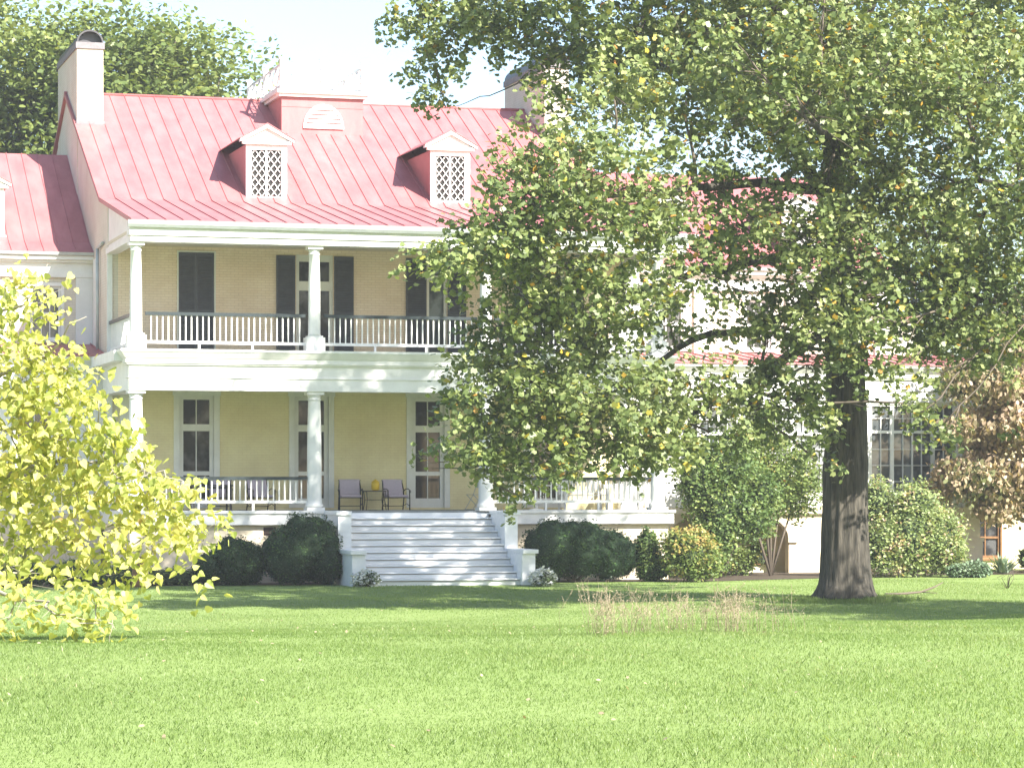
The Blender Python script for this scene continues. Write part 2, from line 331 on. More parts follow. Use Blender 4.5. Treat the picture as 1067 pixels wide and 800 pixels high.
# grass blades
TBX, TBY = float(at(880, 620, -16.0)[0]), -16.0
def grass(n, d0, d1, h0, h1, wid, name):
    p = 0.45; u = rng.random(n); d = (d0**p + u * (d1**p - d0**p)) ** (1 / p)
    lat = (rng.random(n) * 2 - 1) * (0.178 * d * 1.25 + 1.0)
    X = CAM[0] + FW[0] * d + RT[0] * lat; Y = CAM[1] + FW[1] * d + RT[1] * lat
    keep = (Y < -2.2) | ((X > 17) & (Y < -1.0)); keep &= ~((X > 4.8) & (X < 10.8) & (Y > -3.7))
    X, Y, d = X[keep], Y[keep], d[keep]
    na = 9000; aa = rng.random(na) * 2 * np.pi; ra = .75 + np.abs(rng.normal(size=na)) * .45
    X = np.concatenate([X, TBX + ra * np.cos(aa)]); Y = np.concatenate([Y, TBY + ra * np.sin(aa)]); d = np.concatenate([d, np.full(na, 66.0)]); tall = np.concatenate([np.ones(len(X) - na), 3.6 * np.ones(na)])
    N = len(X); Z = gz(X, Y) + near_bump(X, Y) - 0.005
    cl = np.array([.55 * noise.noise((x * .8, y * .5, 0)) + .75 * noise.noise((x * .22, y * .12, 4)) for x, y in zip(X, Y)])
    cs = np.array([noise.noise((x * 4., y * 4., 5.)) for x, y in zip(X, Y)])
    h = tall * (h0 + (h1 - h0) * rng.random(N)) * (1 + .5 * cl + .3 * cs); h = np.maximum(h, .012)
    wd = wid * (d / 18) ** 0.75 * (.6 + .8 * rng.random(N))
    yaw = rng.random(N) * 2 * np.pi; h = h * (1 + .6 * (rng.random(N) > .985)); lean = (0.2 + 0.6 * rng.random(N)) * h; la = rng.random(N) * 2 * np.pi
    s = np.stack([np.cos(yaw) * wd / 2, np.sin(yaw) * wd / 2, np.zeros(N)], 1); b0 = np.stack([X, Y, Z], 1)
    ld = np.stack([np.cos(la), np.sin(la), np.zeros(N)], 1)
    mid = b0 + ld * (lean * .3)[:, None] + np.stack([np.zeros(N)]*2 + [h * .6], 1)
    tip = b0 + ld * lean[:, None] + np.stack([np.zeros(N)]*2 + [h], 1)
    V = np.stack([b0 - s, b0 + s, mid + s * .8, tip, mid - s * .8], 1).reshape(-1, 3)
    tone = np.clip(.50 + .40 * cl + .20 * cs + .09 * rng.normal(size=N) + .35 * (rng.random(N) > .985), 0, 1)
    me = raw_mesh(name, V, np.arange(N * 5).reshape(N, 5), tone, L['grass'])
    o = bpy.data.objects.new(name, me); col.objects.link(o); o['kind'] = 'stuff'; o['label'] = 'bright green mown lawn grass in front of the house'; o['category'] = 'grass'
    return o
def near_bump(X, Y):
    return 0.03 * np.sin(X * 0.9 + 1.3 * np.sin(Y * .4)) * np.cos(Y * 0.7) * ((Y < -3) & (Y > -86))
grass(800000, 14.0, 84, 0.014, 0.036, 0.0042, 'grass')

# ================================================================ THE HOUSE
H = thing('mansion', 'long two storey cream house with red metal roof, white columned double porch and wings', 'house', (0, 0, 0))
def hb(mb, name, m, bevel=0.0, parent=None): return mb.build(name, m, parent or H, bevel=bevel)

def wall(x0, x1, z0, z1, y0, th, holes, name, m):
    """front-facing wall with rectangular holes (x0,x1,z0,z1)"""
    b_ = MB(); xs_ = sorted({x0, x1, *[h[0] for h in holes], *[h[1] for h in holes]}); zs_ = sorted({z0, z1, *[h[2] for h in holes], *[h[3] for h in holes]})
    for i in range(len(xs_) - 1):
        zz = z0
        for j in range(len(zs_) - 1):
            cx, cz = (xs_[i] + xs_[i+1]) / 2, (zs_[j] + zs_[j+1]) / 2
            if any(h[0] < cx < h[1] and h[2] < cz < h[3] for h in holes):
                if zs_[j] > zz: b_.box(xs_[i], xs_[i+1], y0, y0 + th, zz, zs_[j])
                zz = zs_[j+1]
        if zz < z1: b_.box(xs_[i], xs_[i+1], y0, y0 + th, zz, z1)
    return hb(b_, name, m)

def window(x0, x1, z0, z1, Y, rows, cols=2, trim=0.0, tm='white', gm_='glass', fr=0.07, name='window', bars=0.028, head=0.0, label=None, sill=True):
    """rows: list of (za, zb) glass lights; each gets cols panes. Frame inset in the hole, optional casing on the wall face"""
    f = MB(); d0, d1 = Y + 0.03, Y + 0.15
    f.box(x0, x0 + fr, d0, d1, z0, z1); f.box(x1 - fr, x1, d0, d1, z0, z1)
    zz = z0
    for za, zb in rows:
        if za > zz: f.box(x0 + fr, x1 - fr, d0 + .005, d1 - .005, zz, za)
        zz = zb
    if zz < z1: f.box(x0 + fr, x1 - fr, d0 + .005, d1 - .005, zz, z1)
    w_ = hb(f, name, tm)
    if label: lab(w_, label)
    for za, zb in rows:
        g = MB(); g.box(x0 + fr - .01, x1 - fr + .01, Y + .10, Y + .12, za - .01, zb + .01); hb(g, 'pane', gm_, parent=w_)
    mb_ = MB()
    for r in rows:
        za, zb = r
        for k in range(1, cols):
            xx = x0 + fr + (x1 - x0 - 2 * fr) * k / cols; mb_.box(xx - bars/2, xx + bars/2, Y + .065, Y + .098, za, zb)
    if mb_.v: hb(mb_, 'glazing_bars', tm, parent=w_)
    if trim:
        c = MB(); c.box(x0 - trim, x0, Y - .035, Y + .028, z0, z1); c.box(x1, x1 + trim, Y - .035, Y + .028, z0, z1)
        c.box(x0 - trim - .03, x1 + trim + .03, Y - .055, Y + .026, z1, z1 + (head or trim)); hb(c, 'casing', tm, parent=w_)
    if sill:
        s_ = MB(); s_.box(x0 - trim - .04, x1 + trim + .04, Y - .08, Y + .02, z0 - .07, z0 - .002); hb(s_, 'sill', tm, parent=w_)
    return w_

def shutter(x0, x1, z0, z1, Y, ang=0.0):
    s = MB(); w_ = x1 - x0
    s.box(0, .05, -.04, 0, z0, z1); s.box(w_ - .05, w_, -.04, 0, z0, z1)
    for zc in (z0, z1 - .09, z0 + (z1 - z0) * .42): s.box(.05, w_ - .05, -.036, -.004, zc, zc + .09)
    s.box(.05, w_ - .05, -.012, -.006, z0, z1)
    zz = z0 + .1
    while zz < z1 - .12:
        s.prismX(.05, w_ - .05, [(-.042, zz), (-.036, zz - .005), (-.012, zz + .05), (-.018, zz + .055)]); zz += .070
    if ang: ca, sa = math.cos(ang), math.sin(ang)
    else: ca, sa = 1, 0
    s.v = [(x0 + a_ * ca - b_ * sa, Y + a_ * sa + b_ * ca, c_) for a_, b_, c_ in s.v]
    return hb(s, 'shutter', 'shutter')

# --- porch platform, base and floors
fl = MB(); fl.box(-.05, 15.45, -.05, 5.0, 1.88, 2.0); hb(fl, 'porch_floor', 'floor')
for (a0, a1) in ((-.2, 5.36), (10.48, 15.62)):
    bb = MB(); bb.box(a0, a1, -.2, -.052, 1.62, 2.004); bb.box(a0 - .04, a1 + .04, -.25, -.2, 1.93, 2.02); hb(bb, 'floor_band', 'white', .008)
for xx, nm in ((-.2, 0), (15.45, 1)):
    bb = MB(); bb.box(xx, xx + .16, -.05, 5.0, 1.62, 2.006); hb(bb, 'floor_band', 'white')
vh = [(4.0 - .28, 4.0 + .05, 1.36, 1.58)]
wall(-.1, 15.5, 0, 1.62, -.02, .3, [(3.62, 3.98, 1.32, 1.56)], 'foundation', 'stucco')
vt = MB(); vt.box(3.62, 3.98, .05, .08, 1.32, 1.56)
for k in range(5): vt.box(3.62, 3.98, -.01, .05, 1.33 + k * .048, 1.345 + k * .048)
hb(vt, 'vent', 'vent')
for xx in (-.1, 15.3): bb = MB(); bb.box(xx, xx + .2, .28, 5.0, 0, 1.62); hb(bb, 'foundation', 'stucco')
# --- back wall of porches
lw = [(2.10, 3.12), (5.54, 6.56), (9.12, 10.12), (12.75, 13.77)]
LZ = (2.06, 5.36)
uw = [(2.03, 3.17), (5.58, 6.70), (9.58, 10.20), (12.9, 13.9)]
wall(.3, 15.8, 0.0, 5.75, 5.0, .3, [(x0, x1, LZ[0], LZ[1]) for x0, x1 in lw], 'wall', 'yellow')
wall(.3, 15.8, 6.2, 9.80, 5.0, .3, [(uw[0][0], uw[0][1], 6.5, 9.6)] + [(x0, x1, 6.5, 9.56) for x0, x1 in uw[1:]], 'wall', 'cream')
for i, (x0, x1) in enumerate(lw):
    nm = 'glass_door' if i == 2 else 'window'
    window(x0 + .0, x1 - .0, LZ[0], LZ[1], 5.0, [(2.34, 3.02), (3.14, 4.32), (4.52, 5.24)], 2, 0.17, 'white', 'glass', .12, nm, head=.13, sill=False)
window(uw[1][0], uw[1][1], 6.5, 9.56, 5.0, [(6.72, 8.5), (8.78, 9.36)], 2, 0.0, 'trim', 'glass', .10, sill=False)
window(uw[2][0], uw[2][1], 6.5, 9.56, 5.0, [(6.72, 8.9), (9.02, 9.40)], 1, 0.0, 'trim', 'glass2', .08, name='screen_door', sill=False)
window(uw[3][0], uw[3][1], 6.5, 9.56, 5.0, [(6.72, 8.5), (8.78, 9.36)], 2, 0.0, 'trim', 'glass', .10, sill=False)
dd = MB(); dd.box(2.03, 2.07, 4.96, 5.15, 6.5, 9.6); dd.box(3.13, 3.17, 4.96, 5.15, 6.5, 9.6); dd.box(2.07, 3.13, 4.96, 5.15, 9.56, 9.6); hb(dd, 'door_frame', 'trim')
shutter(2.08, 2.595, 6.52, 9.55, 5.06); shutter(2.605, 3.12, 6.52, 9.55, 5.06)
for (s0, s1, an) in ((4.98, 5.55, 0), (6.73, 7.32, 0), (8.93, 9.56, 0), (10.22, 10.79, 0), (12.3, 12.87, 0), (13.93, 14.5, 0)):
    shutter(s0, s1, 6.52, 9.53, 4.985, an)
# side walls / gables
prof = [(-.38, 9.98), (6.0, 11.17), (14.1, 15.32), (22.2, 11.17), (23.0, 10.98)]
def gable(x0, x1, m, name='gable_wall'):
    g = MB(); g.prismX(x0, x1, [(5.0, 0), (22.5, 0), (22.5, 10.95), (22.2, 11.08), (14.1, 15.2), (6.0, 11.05), (5.0, 10.86)]); hb(g, name, m)
    g = MB(); g.prismX(x0 + .02, x1 - .02, [(-.12, 9.60), (4.998, 9.60), (4.998, 10.86), (-.12, 9.92)]); hb(g, 'porch_gable', 'white')
gable(0, .3, 'pale'); gable(15.8, 16.1, 'pale')
bw = MB(); bw.box(.3, 15.8, 22.2, 22.5, 0, 10.9); hb(bw, 'wall', 'pale')
cb_ = MB(); cb_.box(-.03, .12, 4.9, 4.998, 2.0, 9.6); cb_.box(-.04, -.002, 7.3, 7.9, 5.9, 9.5); hb(cb_, 'corner_board', 'white')
ds = MB(); ds.tube([(-.08, 6.6, 9.75), (-.08, 6.6, 6.75)], .05, 8); ds.tube([(-.08, 6.6, 9.75), (-.06, 5.6, 9.83)], .045, 8); hb(ds, 'downspout', 'gutter')
# ceilings
c_ = MB(); c_.box(.0, 16.0, .32, 4.998, 9.72, 9.80); hb(c_, 'porch_ceiling', 'ceil')
c_ = MB(); c_.box(.0, 16.0, .38, 4.998, 5.62, 5.70); hb(c_, 'porch_ceiling', 'ceil')
# --- middle entablature (with returns)
def entab(x0, x1, y0, y1, z0, z1, out, name='entablature', m='white', left=True, right=True):
    """classical band: architrave, frieze, cornice; y0 is the front face"""
    hgt = z1 - z0
    e_ = MB(); xl = x0; xr = x1
    steps_ = [(0, .30, 0), (.30, .33, .03), (.33, .62, -.0), (.62, .66, .06), (.66, .78, .10)]
    for a_, b_, o_ in steps_:
        e_.box(xl - (o_ if left else 0), xr + (o_ if right else 0), y0 - o_, y1, z0 + hgt * a_, z0 + hgt * b_ - .001)
    # cyma crown
    lo = xl - (.12 if left else 0); hi = xr + (.12 if right else 0); a0 = z0 + hgt * .78; a1 = z0 + hgt * .94
    lo2 = xl - (out if left else 0); hi2 = xr + (out if right else 0)
    e_.add([(lo, y0 - .12, a0), (hi, y0 - .12, a0), (hi, y1, a0), (lo, y1, a0), (lo2, y0 - out, a1), (hi2, y0 - out, a1), (hi2, y1, a1), (lo2, y1, a1)],
           [(0,3,2,1),(4,5,6,7),(0,1,5,4),(1,2,6,5),(2,3,7,6),(3,0,4,7)])
    e_.box(lo2 - .01, hi2 + .01, y0 - out - .01, y1, a1 + .001, z1)
    return hb(e_, name, m)
entab(-.15, 15.42, -.2, .38, 5.33, 6.45, .25)
for sx, e0, e1 in ((-.15, -.48, -.15), (14.9, 15.42, 15.74)):
    er = MB(); er.box(sx, sx + .52, .38, 4.998, 5.34, 6.14); er.box(min(e0, sx), max(e1, sx + .52), .38, 4.998, 6.145, 6.29); hb(er, 'side_entablature', 'white')
    er = MB(); er.box(e0, e1, .38, 4.998, 6.292, 6.44); hb(er, 'side_cornice', 'white')
uf = MB(); uf.box(-.15, 15.42, .38, 4.99, 6.30, 6.448); hb(uf, 'porch_floor', 'floor')
# --- top entablature and gutter
te = MB(); te.box(-.1, 16.0, -.2, .30, 9.40, 9.56); te.box(-.14, 16.05, -.25, .30, 9.57, 9.965); te.box(-.1, 16.0, -.17, .30, 9.562, 9.568)
hb(te, 'eave_entablature', 'white')
gu = MB(); gu.prismX(-.2, 16.3, [(-.25, 9.78), (-.34, 9.78), (-.40, 9.86), (-.42, 9.965), (-.25, 9.965)]); hb(gu, 'gutter', 'gutter')
for a0 in (-.06, 15.8):
    sd = MB(); sd.box(a0, a0 + .34, .30, 4.998, 9.44, 9.598); hb(sd, 'side_beam', 'white')
# --- columns
def column_lower(x, y):
    c = MB(); c.box(x-.25, x+.25, y-.25, y+.25, 2.0, 2.10)
    c.lathe(x, y, [(.24, 2.101), (.255, 2.13), (.255, 2.17), (.235, 2.20), (.215, 2.23), (.205, 2.32), (.204, 3.2), (.195, 4.2), (.172, 5.05), (.172, 5.09), (.19, 5.10), (.19, 5.125), (.175, 5.13), (.175, 5.18), (.215, 5.24)], 24)
    c.box(x-.235, x+.235, y-.235, y+.235, 5.241, 5.328); return hb(c, 'column', 'white')
def column_upper(x, y):
    c = MB(); c.box(x-.26, x+.26, y-.24, y+.26, 6.452, 6.84); c.box(x-.21, x+.21, y-.2, y+.2, 6.841, 6.89)
    c.lathe(x, y, [(.185, 6.891), (.172, 6.96), (.170, 7.6), (.160, 8.5), (.145, 9.15), (.160, 9.16), (.160, 9.19), (.148, 9.20), (.148, 9.24), (.19, 9.30)], 24)
    c.box(x-.21, x+.21, y-.21, y+.21, 9.301, 9.398); return hb(c, 'column', 'white')
CX = [0.08, 5.08, 10.05, 15.2]
for x in CX: column_lower(x, .08); column_upper(x, .08)
pl = MB(); pl.box(.35, .85, 4.85, 4.998, 2.0, 5.6); hb(pl, 'pilaster', 'white')
pl = MB(); pl.box(15.6, 16.2, 4.72, 4.998, 2.0, 5.6); hb(pl, 'pilaster', 'white')
pl = MB(); pl.box(15.75, 16.2, 4.72, 4.998, 6.46, 9.6); hb(pl, 'pilaster', 'white')
# --- railings
def railing(p0, p1, z0, ztop, zb, drop=True):
    (x0, y0), (x1, y1) = p0, p1; L_ = math.hypot(x1-x0, y1-y0); n = round(L_ / .16); r = MB(); hr = MB()
    alongx = abs(x1 - x0) > abs(y1 - y0)
    def bx(b__, t0, t1, hw, za, zb_):
        if alongx: b__.box(x0 + t0, x0 + t1, y0 - hw, y0 + hw, za, zb_)
        else: b__.box(x0 - hw, x0 + hw, y0 + t0, y0 + t1, za, zb_)
    bx(r, 0, L_, .035, zb, zb + .08)
    for k in range(1, n): bx(r, L_*k/n - .017, L_*k/n + .017, .016, zb + .08, ztop - .06)
    for k in (1/3, 2/3) if L_ > 3 else (.5,): bx(r, L_*k - .03, L_*k + .03, .03, z0 + .001, zb)
    o = hb(r, 'railing', 'white'); bx(hr, 0, L_, .06, ztop - .06, ztop + .03); hb(hr, 'handrail', 'rail', parent=o); return o
for i in (0, 2): railing((CX[i] + .21, .08), (CX[i+1] - .21, .08), 2.0, 2.93, 2.22)
railing((.08, .33), (.08, 4.85), 2.0, 2.93, 2.22); railing((15.2, .33), (15.2, 4.9), 2.0, 2.93, 2.22)
for i in (0, 1, 2): railing((CX[i] + .26, .08), (CX[i+1] - .26, .08), 6.45, 7.46, 6.62)
railing((.08, .36), (.08, 4.9), 6.45, 7.46, 6.62); railing((15.2, .36), (15.2, 4.9), 6.45, 7.46, 6.62)
# --- steps: 11 risers
NS = 11; rz = 2.0 / NS; tr = .318
st = MB(); x0s, x1s = 5.74, 10.10
for k in range(NS):
    zt = 2.0 - rz * k; yf = -.05 - tr * k
    if k > 0: st.box(x0s, x1s, yf + .02, yf + .045, zt - rz + .001, zt - .066)
    if k > 0: st.box(x0s - .0, x1s + .0, yf - .055, yf + tr - .001, zt - .040, zt)
st.box(x0s, x1s, -.05 - .02, -.051, 2.0 - rz, 1.95); hb(st, 'steps', 'steps')
ck = MB()
for a0, a1 in ((5.36, 5.735), (10.105, 10.48)):
    ck = MB(); ck.prismX(a0, a1, [(-.255, 0), (-.255, 1.90), (-1.72, 1.90), (-1.72, .86), (-3.46, .86), (-3.46, 0)]); hb(ck, 'cheek_wall', 'steps', .006)
    for b0_, b1_, z_ in ((-1.78, -.06, 1.902), (-3.56, -1.722, .862)):
        cc = MB(); cc.box(a0 - .06 * (a0 < 8), a1 + .06 * (a0 > 8), b0_, b1_, z_, z_ + .108); hb(cc, 'cheek_cap', 'steps', .006)
# --- main roof with standing seams
def roof(x0, x1, pf, thick=.10, seam=.47, name='roof', sh=.032):
    r = MB(); low = [(y, z - thick) for y, z in pf]; r.prismX(x0, x1, pf + low[::-1]); n = int((x1 - x0) / seam)
    for k in range(n + 1):
        xx = x0 + .012 + k * (x1 - x0 - .024) / n
        for i in range(len(pf) - 1):
            (ya, za), (yb, zb) = pf[i], pf[i+1]
            r.add([(xx - .011, ya, za - .01), (xx + .011, ya, za - .01), (xx + .011, yb, zb - .01), (xx - .011, yb, zb - .01),
                   (xx - .008, ya, za + sh), (xx + .008, ya, za + sh), (xx + .008, yb, zb + sh), (xx - .008, yb, zb + sh)],
                  [(0,3,2,1),(4,5,6,7),(0,1,5,4),(1,2,6,5),(2,3,7,6),(3,0,4,7)])
    return hb(r, name, 'roof')
roof(-.12, 16.22, prof)
rc = MB(); rc.tube([(-.12, 14.1, 15.34), (16.22, 14.1, 15.34)], .05, 8); hb(rc, 'ridge_cap', 'roof')
def zroof(Y): return 11.17 + (Y - 6.0) * (15.32 - 11.17) / 8.1
# --- chimneys
for cx in (0.0, 15.3):
    c = MB(); c.box(cx - .02, cx + .80, 11.7, 16.5, 9.0, 16.42); ch = hb(c, 'chimney', 'pale')
    c = MB(); c.box(cx - .06, cx + .84, 11.65, 16.55, 16.421, 16.62); hb(c, 'chimney_band', 'soot', parent=ch)
    c = MB(); n = 12; arc = [(cx + .39 + .42 * math.cos(math.pi * k / n), 16.62 + .40 * math.sin(math.pi * k / n)) for k in range(n + 1)]
    inn = [(cx + .39 + .37 * math.cos(math.pi * k / n), 16.62 + .35 * math.sin(math.pi * k / n)) for k in range(n + 1)][::-1]
    c.prismY(11.68, 16.52, arc + inn); c.prismY(11.95, 16.3, inn[::-1]); hb(c, 'chimney_hood', 'lead', parent=ch)
    c = MB(); c.box(cx - .05, cx + .86, 11.62, 11.7, zroof(11.66) - .2, zroof(11.66) + .1); hb(c, 'flashing', 'soot', parent=ch)
# --- dormers
def dormer(cx, Yf, zb, zt_eave, zt_peak, w=.62, roofz=zroof, name='dormer'):
    yb_e = Yf; 
    while roofz(yb_e) < zt_eave: yb_e += .05
    yb_p = Yf
    while roofz(yb_p) < zt_peak and yb_p < Yf + 6: yb_p += .05
    d = MB(); d.prismX(cx - w + .03, cx + w - .03, [(Yf + .11, zb), (Yf + .11, zt_eave), (yb_e, zt_eave), (Yf + .08 + .3, roofz(Yf + .38) - .1)]); D_ = hb(d, name, 'roof')
    fr_ = MB(); z0, z1 = zb, zt_eave - .02; gw = w - .17
    fr_.box(cx - w, cx - gw, Yf, Yf + .1, z0, z1); fr_.box(cx + gw, cx + w, Yf, Yf + .1, z0, z1)
    fr_.box(cx - gw, cx + gw, Yf, Yf + .1, z0, z0 + .1); fr_.box(cx - gw, cx + gw, Yf, Yf + .1, z1 - .16, z1)
    fr_.box(cx - w - .06, cx + w + .06, Yf - .06, Yf + .1, z0 - .05, z0 - .001)
    fr_.box(cx - w - .12, cx + w + .12, Yf - .10, Yf + .10, z1 + .001, z1 + .10)
    fr_.prismY(Yf - .04, Yf + .12, [(cx - w - .08, z1 + .101), (cx + w + .08, z1 + .101), (cx, zt_peak - .1)])
    # raking cornice
    hgt = zt_peak - z1 - .06; 
    for s in (-1, 1):
        fr_.prismY(Yf - .14, Yf + .12, [(cx + s * (w + .2), z1 + .06), (cx + s * (w + .2), z1 + .14), (cx, zt_peak), (cx, zt_peak - .11)])
    hb(fr_, 'frame', 'white', parent=D_)
    rf = MB()
    for s in (-1, 1):
        rf.add([(cx + s*(w+.22), Yf - .16, z1 + .145), (cx, Yf - .16, zt_peak + .006), (cx, yb_p + .1, zt_peak + .006), (cx + s*(w+.22), yb_e + .2, z1 + .145),
                (cx + s*(w+.22), Yf - .16, z1 + .175), (cx, Yf - .16, zt_peak + .04), (cx, yb_p + .1, zt_peak + .04), (cx + s*(w+.22), yb_e + .2, z1 + .175)],
               [(0,3,2,1),(4,5,6,7),(0,1,5,4),(1,2,6,5),(2,3,7,6),(3,0,4,7)])
    hb(rf, 'dormer_roof', 'roof', parent=D_)
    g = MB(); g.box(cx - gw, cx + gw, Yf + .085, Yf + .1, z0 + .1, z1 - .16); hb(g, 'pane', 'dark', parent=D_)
    lt = MB(); a0, a1 = z0 + .1, z1 - .16; lt.box(cx - .03, cx + .03, Yf + .03, Yf + .08, a0, a1)
    for s in (-1, 1):
        x0, x1 = (cx - gw, cx - .03) if s < 0 else (cx + .03, cx + gw); ww = x1 - x0; ncol = 2; cw = ww / ncol; nrow = 5; rh = (a1 - a0) / nrow
        for i in range(ncol):
            for j in range(nrow):
                for (pa, pb) in (((0, .5), (.5, 0)), ((.5, 0), (1, .5)), ((1, .5), (.5, 1)), ((.5, 1), (0, .5))):
                    A_ = (x0 + cw * (i + pa[0]), Yf + .06, a0 + rh * (j + pa[1])); B_ = (x0 + cw * (i + pb[0]), Yf + .06, a0 + rh * (j + pb[1])); lt.tube([A_, B_], .019, 4)
    hb(lt, 'lattice', 'white', parent=D_)
    return D_
dormer(4.97, 6.4, 11.30, 12.98, 13.56); dormer(10.68, 6.4, 11.34, 12.98, 13.56)
# --- roof box with fan vent and the deck balustrade
Yb = 11.4; bx0, bx1 = 6.44, 9.10
bt = MB(); bt.prismX(bx0, bx1, [(Yb, zroof(Yb) - .1), (Yb, 15.12), (17.0, 15.12), (17.0, 13.8), (14.1, 15.0)]); rb = hb(bt, 'roof_box', 'roof')
bt = MB(); bt.box(bx0 - .012, bx1 + .012, Yb - .012, Yb + .02, 14.80, 14.83); hb(bt, 'seam', 'roof', parent=rb)
lv = MB(); cx_, r_ = 7.80, .66; n = 16; zb_ = 14.17
arc = [(cx_ + r_ * math.cos(math.pi*k/n), zb_ + r_ * 1.12 * math.sin(math.pi*k/n)) for k in range(n+1)]; inn = [(cx_ + (r_-.07) * math.cos(math.pi*k/n), zb_ + (r_-.07) * 1.12 * math.sin(math.pi*k/n)) for k in range(n+1)]
for k in range(n): lv.prismY(Yb - .05, Yb - .001, [arc[k], arc[k+1], inn[k+1], inn[k]])
lv.box(cx_ - r_, cx_ + r_, Yb - .06, Yb - .001, zb_ - .04, zb_ - .001)
for k in range(5):
    z = zb_ + .02 + k * .135; hw = (r_ - .05) * math.sqrt(max(.02, 1 - ((z + .06 - zb_) / (r_ * 1.12)) ** 2))
    lv.prismX(cx_ - hw, cx_ + hw, [(Yb - .045, z), (Yb - .04, z - .006), (Yb - .004, z + .092), (Yb - .012, z + .095)])
hb(lv, 'fan_vent', 'white', parent=rb)
dk = MB(); dk.box(bx0 - .1, bx1 + .1, Yb - .12, 17.1, 15.121, 15.22); dk.box(bx0 - .18, bx1 + .18, Yb - .2, 17.2, 15.221, 15.32); db = hb(dk, 'deck', 'white')
bl = MB()
def post(x, y, h=.98): bl.box(x - .07, x + .07, y - .07, y + .07, 15.32, 15.32 + h); bl.box(x - .1, x + .1, y - .1, y + .1, 15.32 + h, 15.38 + h)
yf, yk = Yb - .05, 16.9; xl, xr = bx0 + .0, bx1 - .0
for (x, y) in ((xl, yf), ((xl+xr)/2, yf), (xr, yf), (xl, yk), (xr, yk), (xl, (yf+yk)/2), (xr, (yf+yk)/2), ((xl+xr)/2, yk)): post(x, y)
for z0_, z1_ in ((15.42, 15.50), (16.10, 16.18)):
    bl.box(xl, xr, yf - .03, yf + .03, z0_, z1_); bl.box(xl, xr, yk - .03, yk + .03, z0_, z1_); bl.box(xl - .03, xl + .03, yf, yk, z0_, z1_); bl.box(xr - .03, xr + .03, yf, yk, z0_, z1_)
def xpanel(A, B):
    A = np.array(A); B = np.array(B); n = 3
    for k in range(n):
        p = A + (B - A) * k / n; q = A + (B - A) * (k + 1) / n
        for za, zb in ((15.50, 16.10), (16.10, 15.50)): bl.tube([(p[0], p[1], za), (q[0], q[1], zb)], .03, 4)
        bl.box(q[0]-.02, q[0]+.02, q[1]-.02, q[1]+.02, 15.5, 16.1)
mxx = (xl + xr) / 2; myy = (yf + yk) / 2
for a_, b_ in (((xl, yf), (mxx, yf)), ((mxx, yf), (xr, yf)), ((xl, yf), (xl, myy)), ((xl, myy), (xl, yk)), ((xr, yf), (xr, myy)), ((xr, myy), (xr, yk)), ((xl, yk), (mxx, yk)), ((mxx, yk), (xr, yk))): xpanel(a_, b_)
hb(bl, 'balustrade', 'white', parent=db)
# --- wings
wprof = [(7.95, 9.72), (8.9, 10.10), (14.2, 13.35), (19.8, 9.9)]
def wzroof(Y): return 10.10 + (Y - 8.9) * (13.35 - 10.10) / 5.3
for (a0, a1, nm) in ((-12.5, -.005, 'left'), (16.105, 26.0, 'right')):
    roof(a0 - (.15 if nm == 'left' else 0), a1 + (.15 if nm == 'right' else 0), wprof)
    wins = [(-1.85, -.95), (-5.0, -4.1), (-8.6, -7.7)] if nm == 'left' else [(18.0, 18.9), (21.0, 21.9), (24.0, 24.9)]
    wall(a0, a1, 0, 9.2, 8.3, .3, [(x0, x1, 7.1, 8.72) for x0, x1 in wins], 'wall', 'pale')
    for x0, x1 in wins: window(x0, x1, 7.1, 8.72, 8.3, [(7.18, 7.85), (7.93, 8.64)], 3, .10, 'white', 'glass', .07)
    ws = MB(); ws.box(a0, a1, 19.3, 19.6, 0, 9.8); ex = a0 if nm == 'left' else a1 - .3; ws.prismX(ex, ex + .3, [(8.6, 0), (19.3, 0), (19.3, 9.85), (14.2, 13.2), (8.9, 9.98), (8.6, 9.86)]); hb(ws, 'wall', 'pale')
    e_ = MB(); e_.box(a0, a1, 8.18, 8.298, 8.98, 9.12); e_.box(a0, a1, 8.22, 8.298, 9.122, 9.42); e_.box(a0, a1, 8.1, 8.298, 9.421, 9.5); e_.box(a0, a1, 7.98, 8.298, 9.501, 9.62)
    for k in range(int((a1 - a0) / 3) + 1):
        xx = a0 + k * (a1 - a0 - .5) / int((a1 - a0) / 3); e_.box(xx, xx + .5, 8.2, 8.298, 6.4, 8.975)
    hb(e_, 'cornice', 'white')
    g_ = MB(); g_.prismX(a0, a1, [(8.0, 9.621), (7.9, 9.63), (7.86, 9.72), (8.0, 9.72)]); hb(g_, 'gutter', 'gutter')
dormer(-3.15, 9.15, 10.28, 11.72, 12.25, .6, wzroof); dormer(-7.2, 9.15, 10.28, 11.72, 12.25, .6, wzroof)
dormer(18.6, 9.15, 10.28, 11.72, 12.25, .6, wzroof); dormer(23.2, 9.15, 10.28, 11.72, 12.25, .6, wzroof)
ab = MB(); ab.box(26.0, 27.5, 9.3, 17, 0, 8.2); hb(ab, 'end_block', 'pale'); ab = MB(); ab.box(25.95, 27.65, 9.15, 17.2, 8.21, 8.32); hb(ab, 'end_block_roof', 'roof')
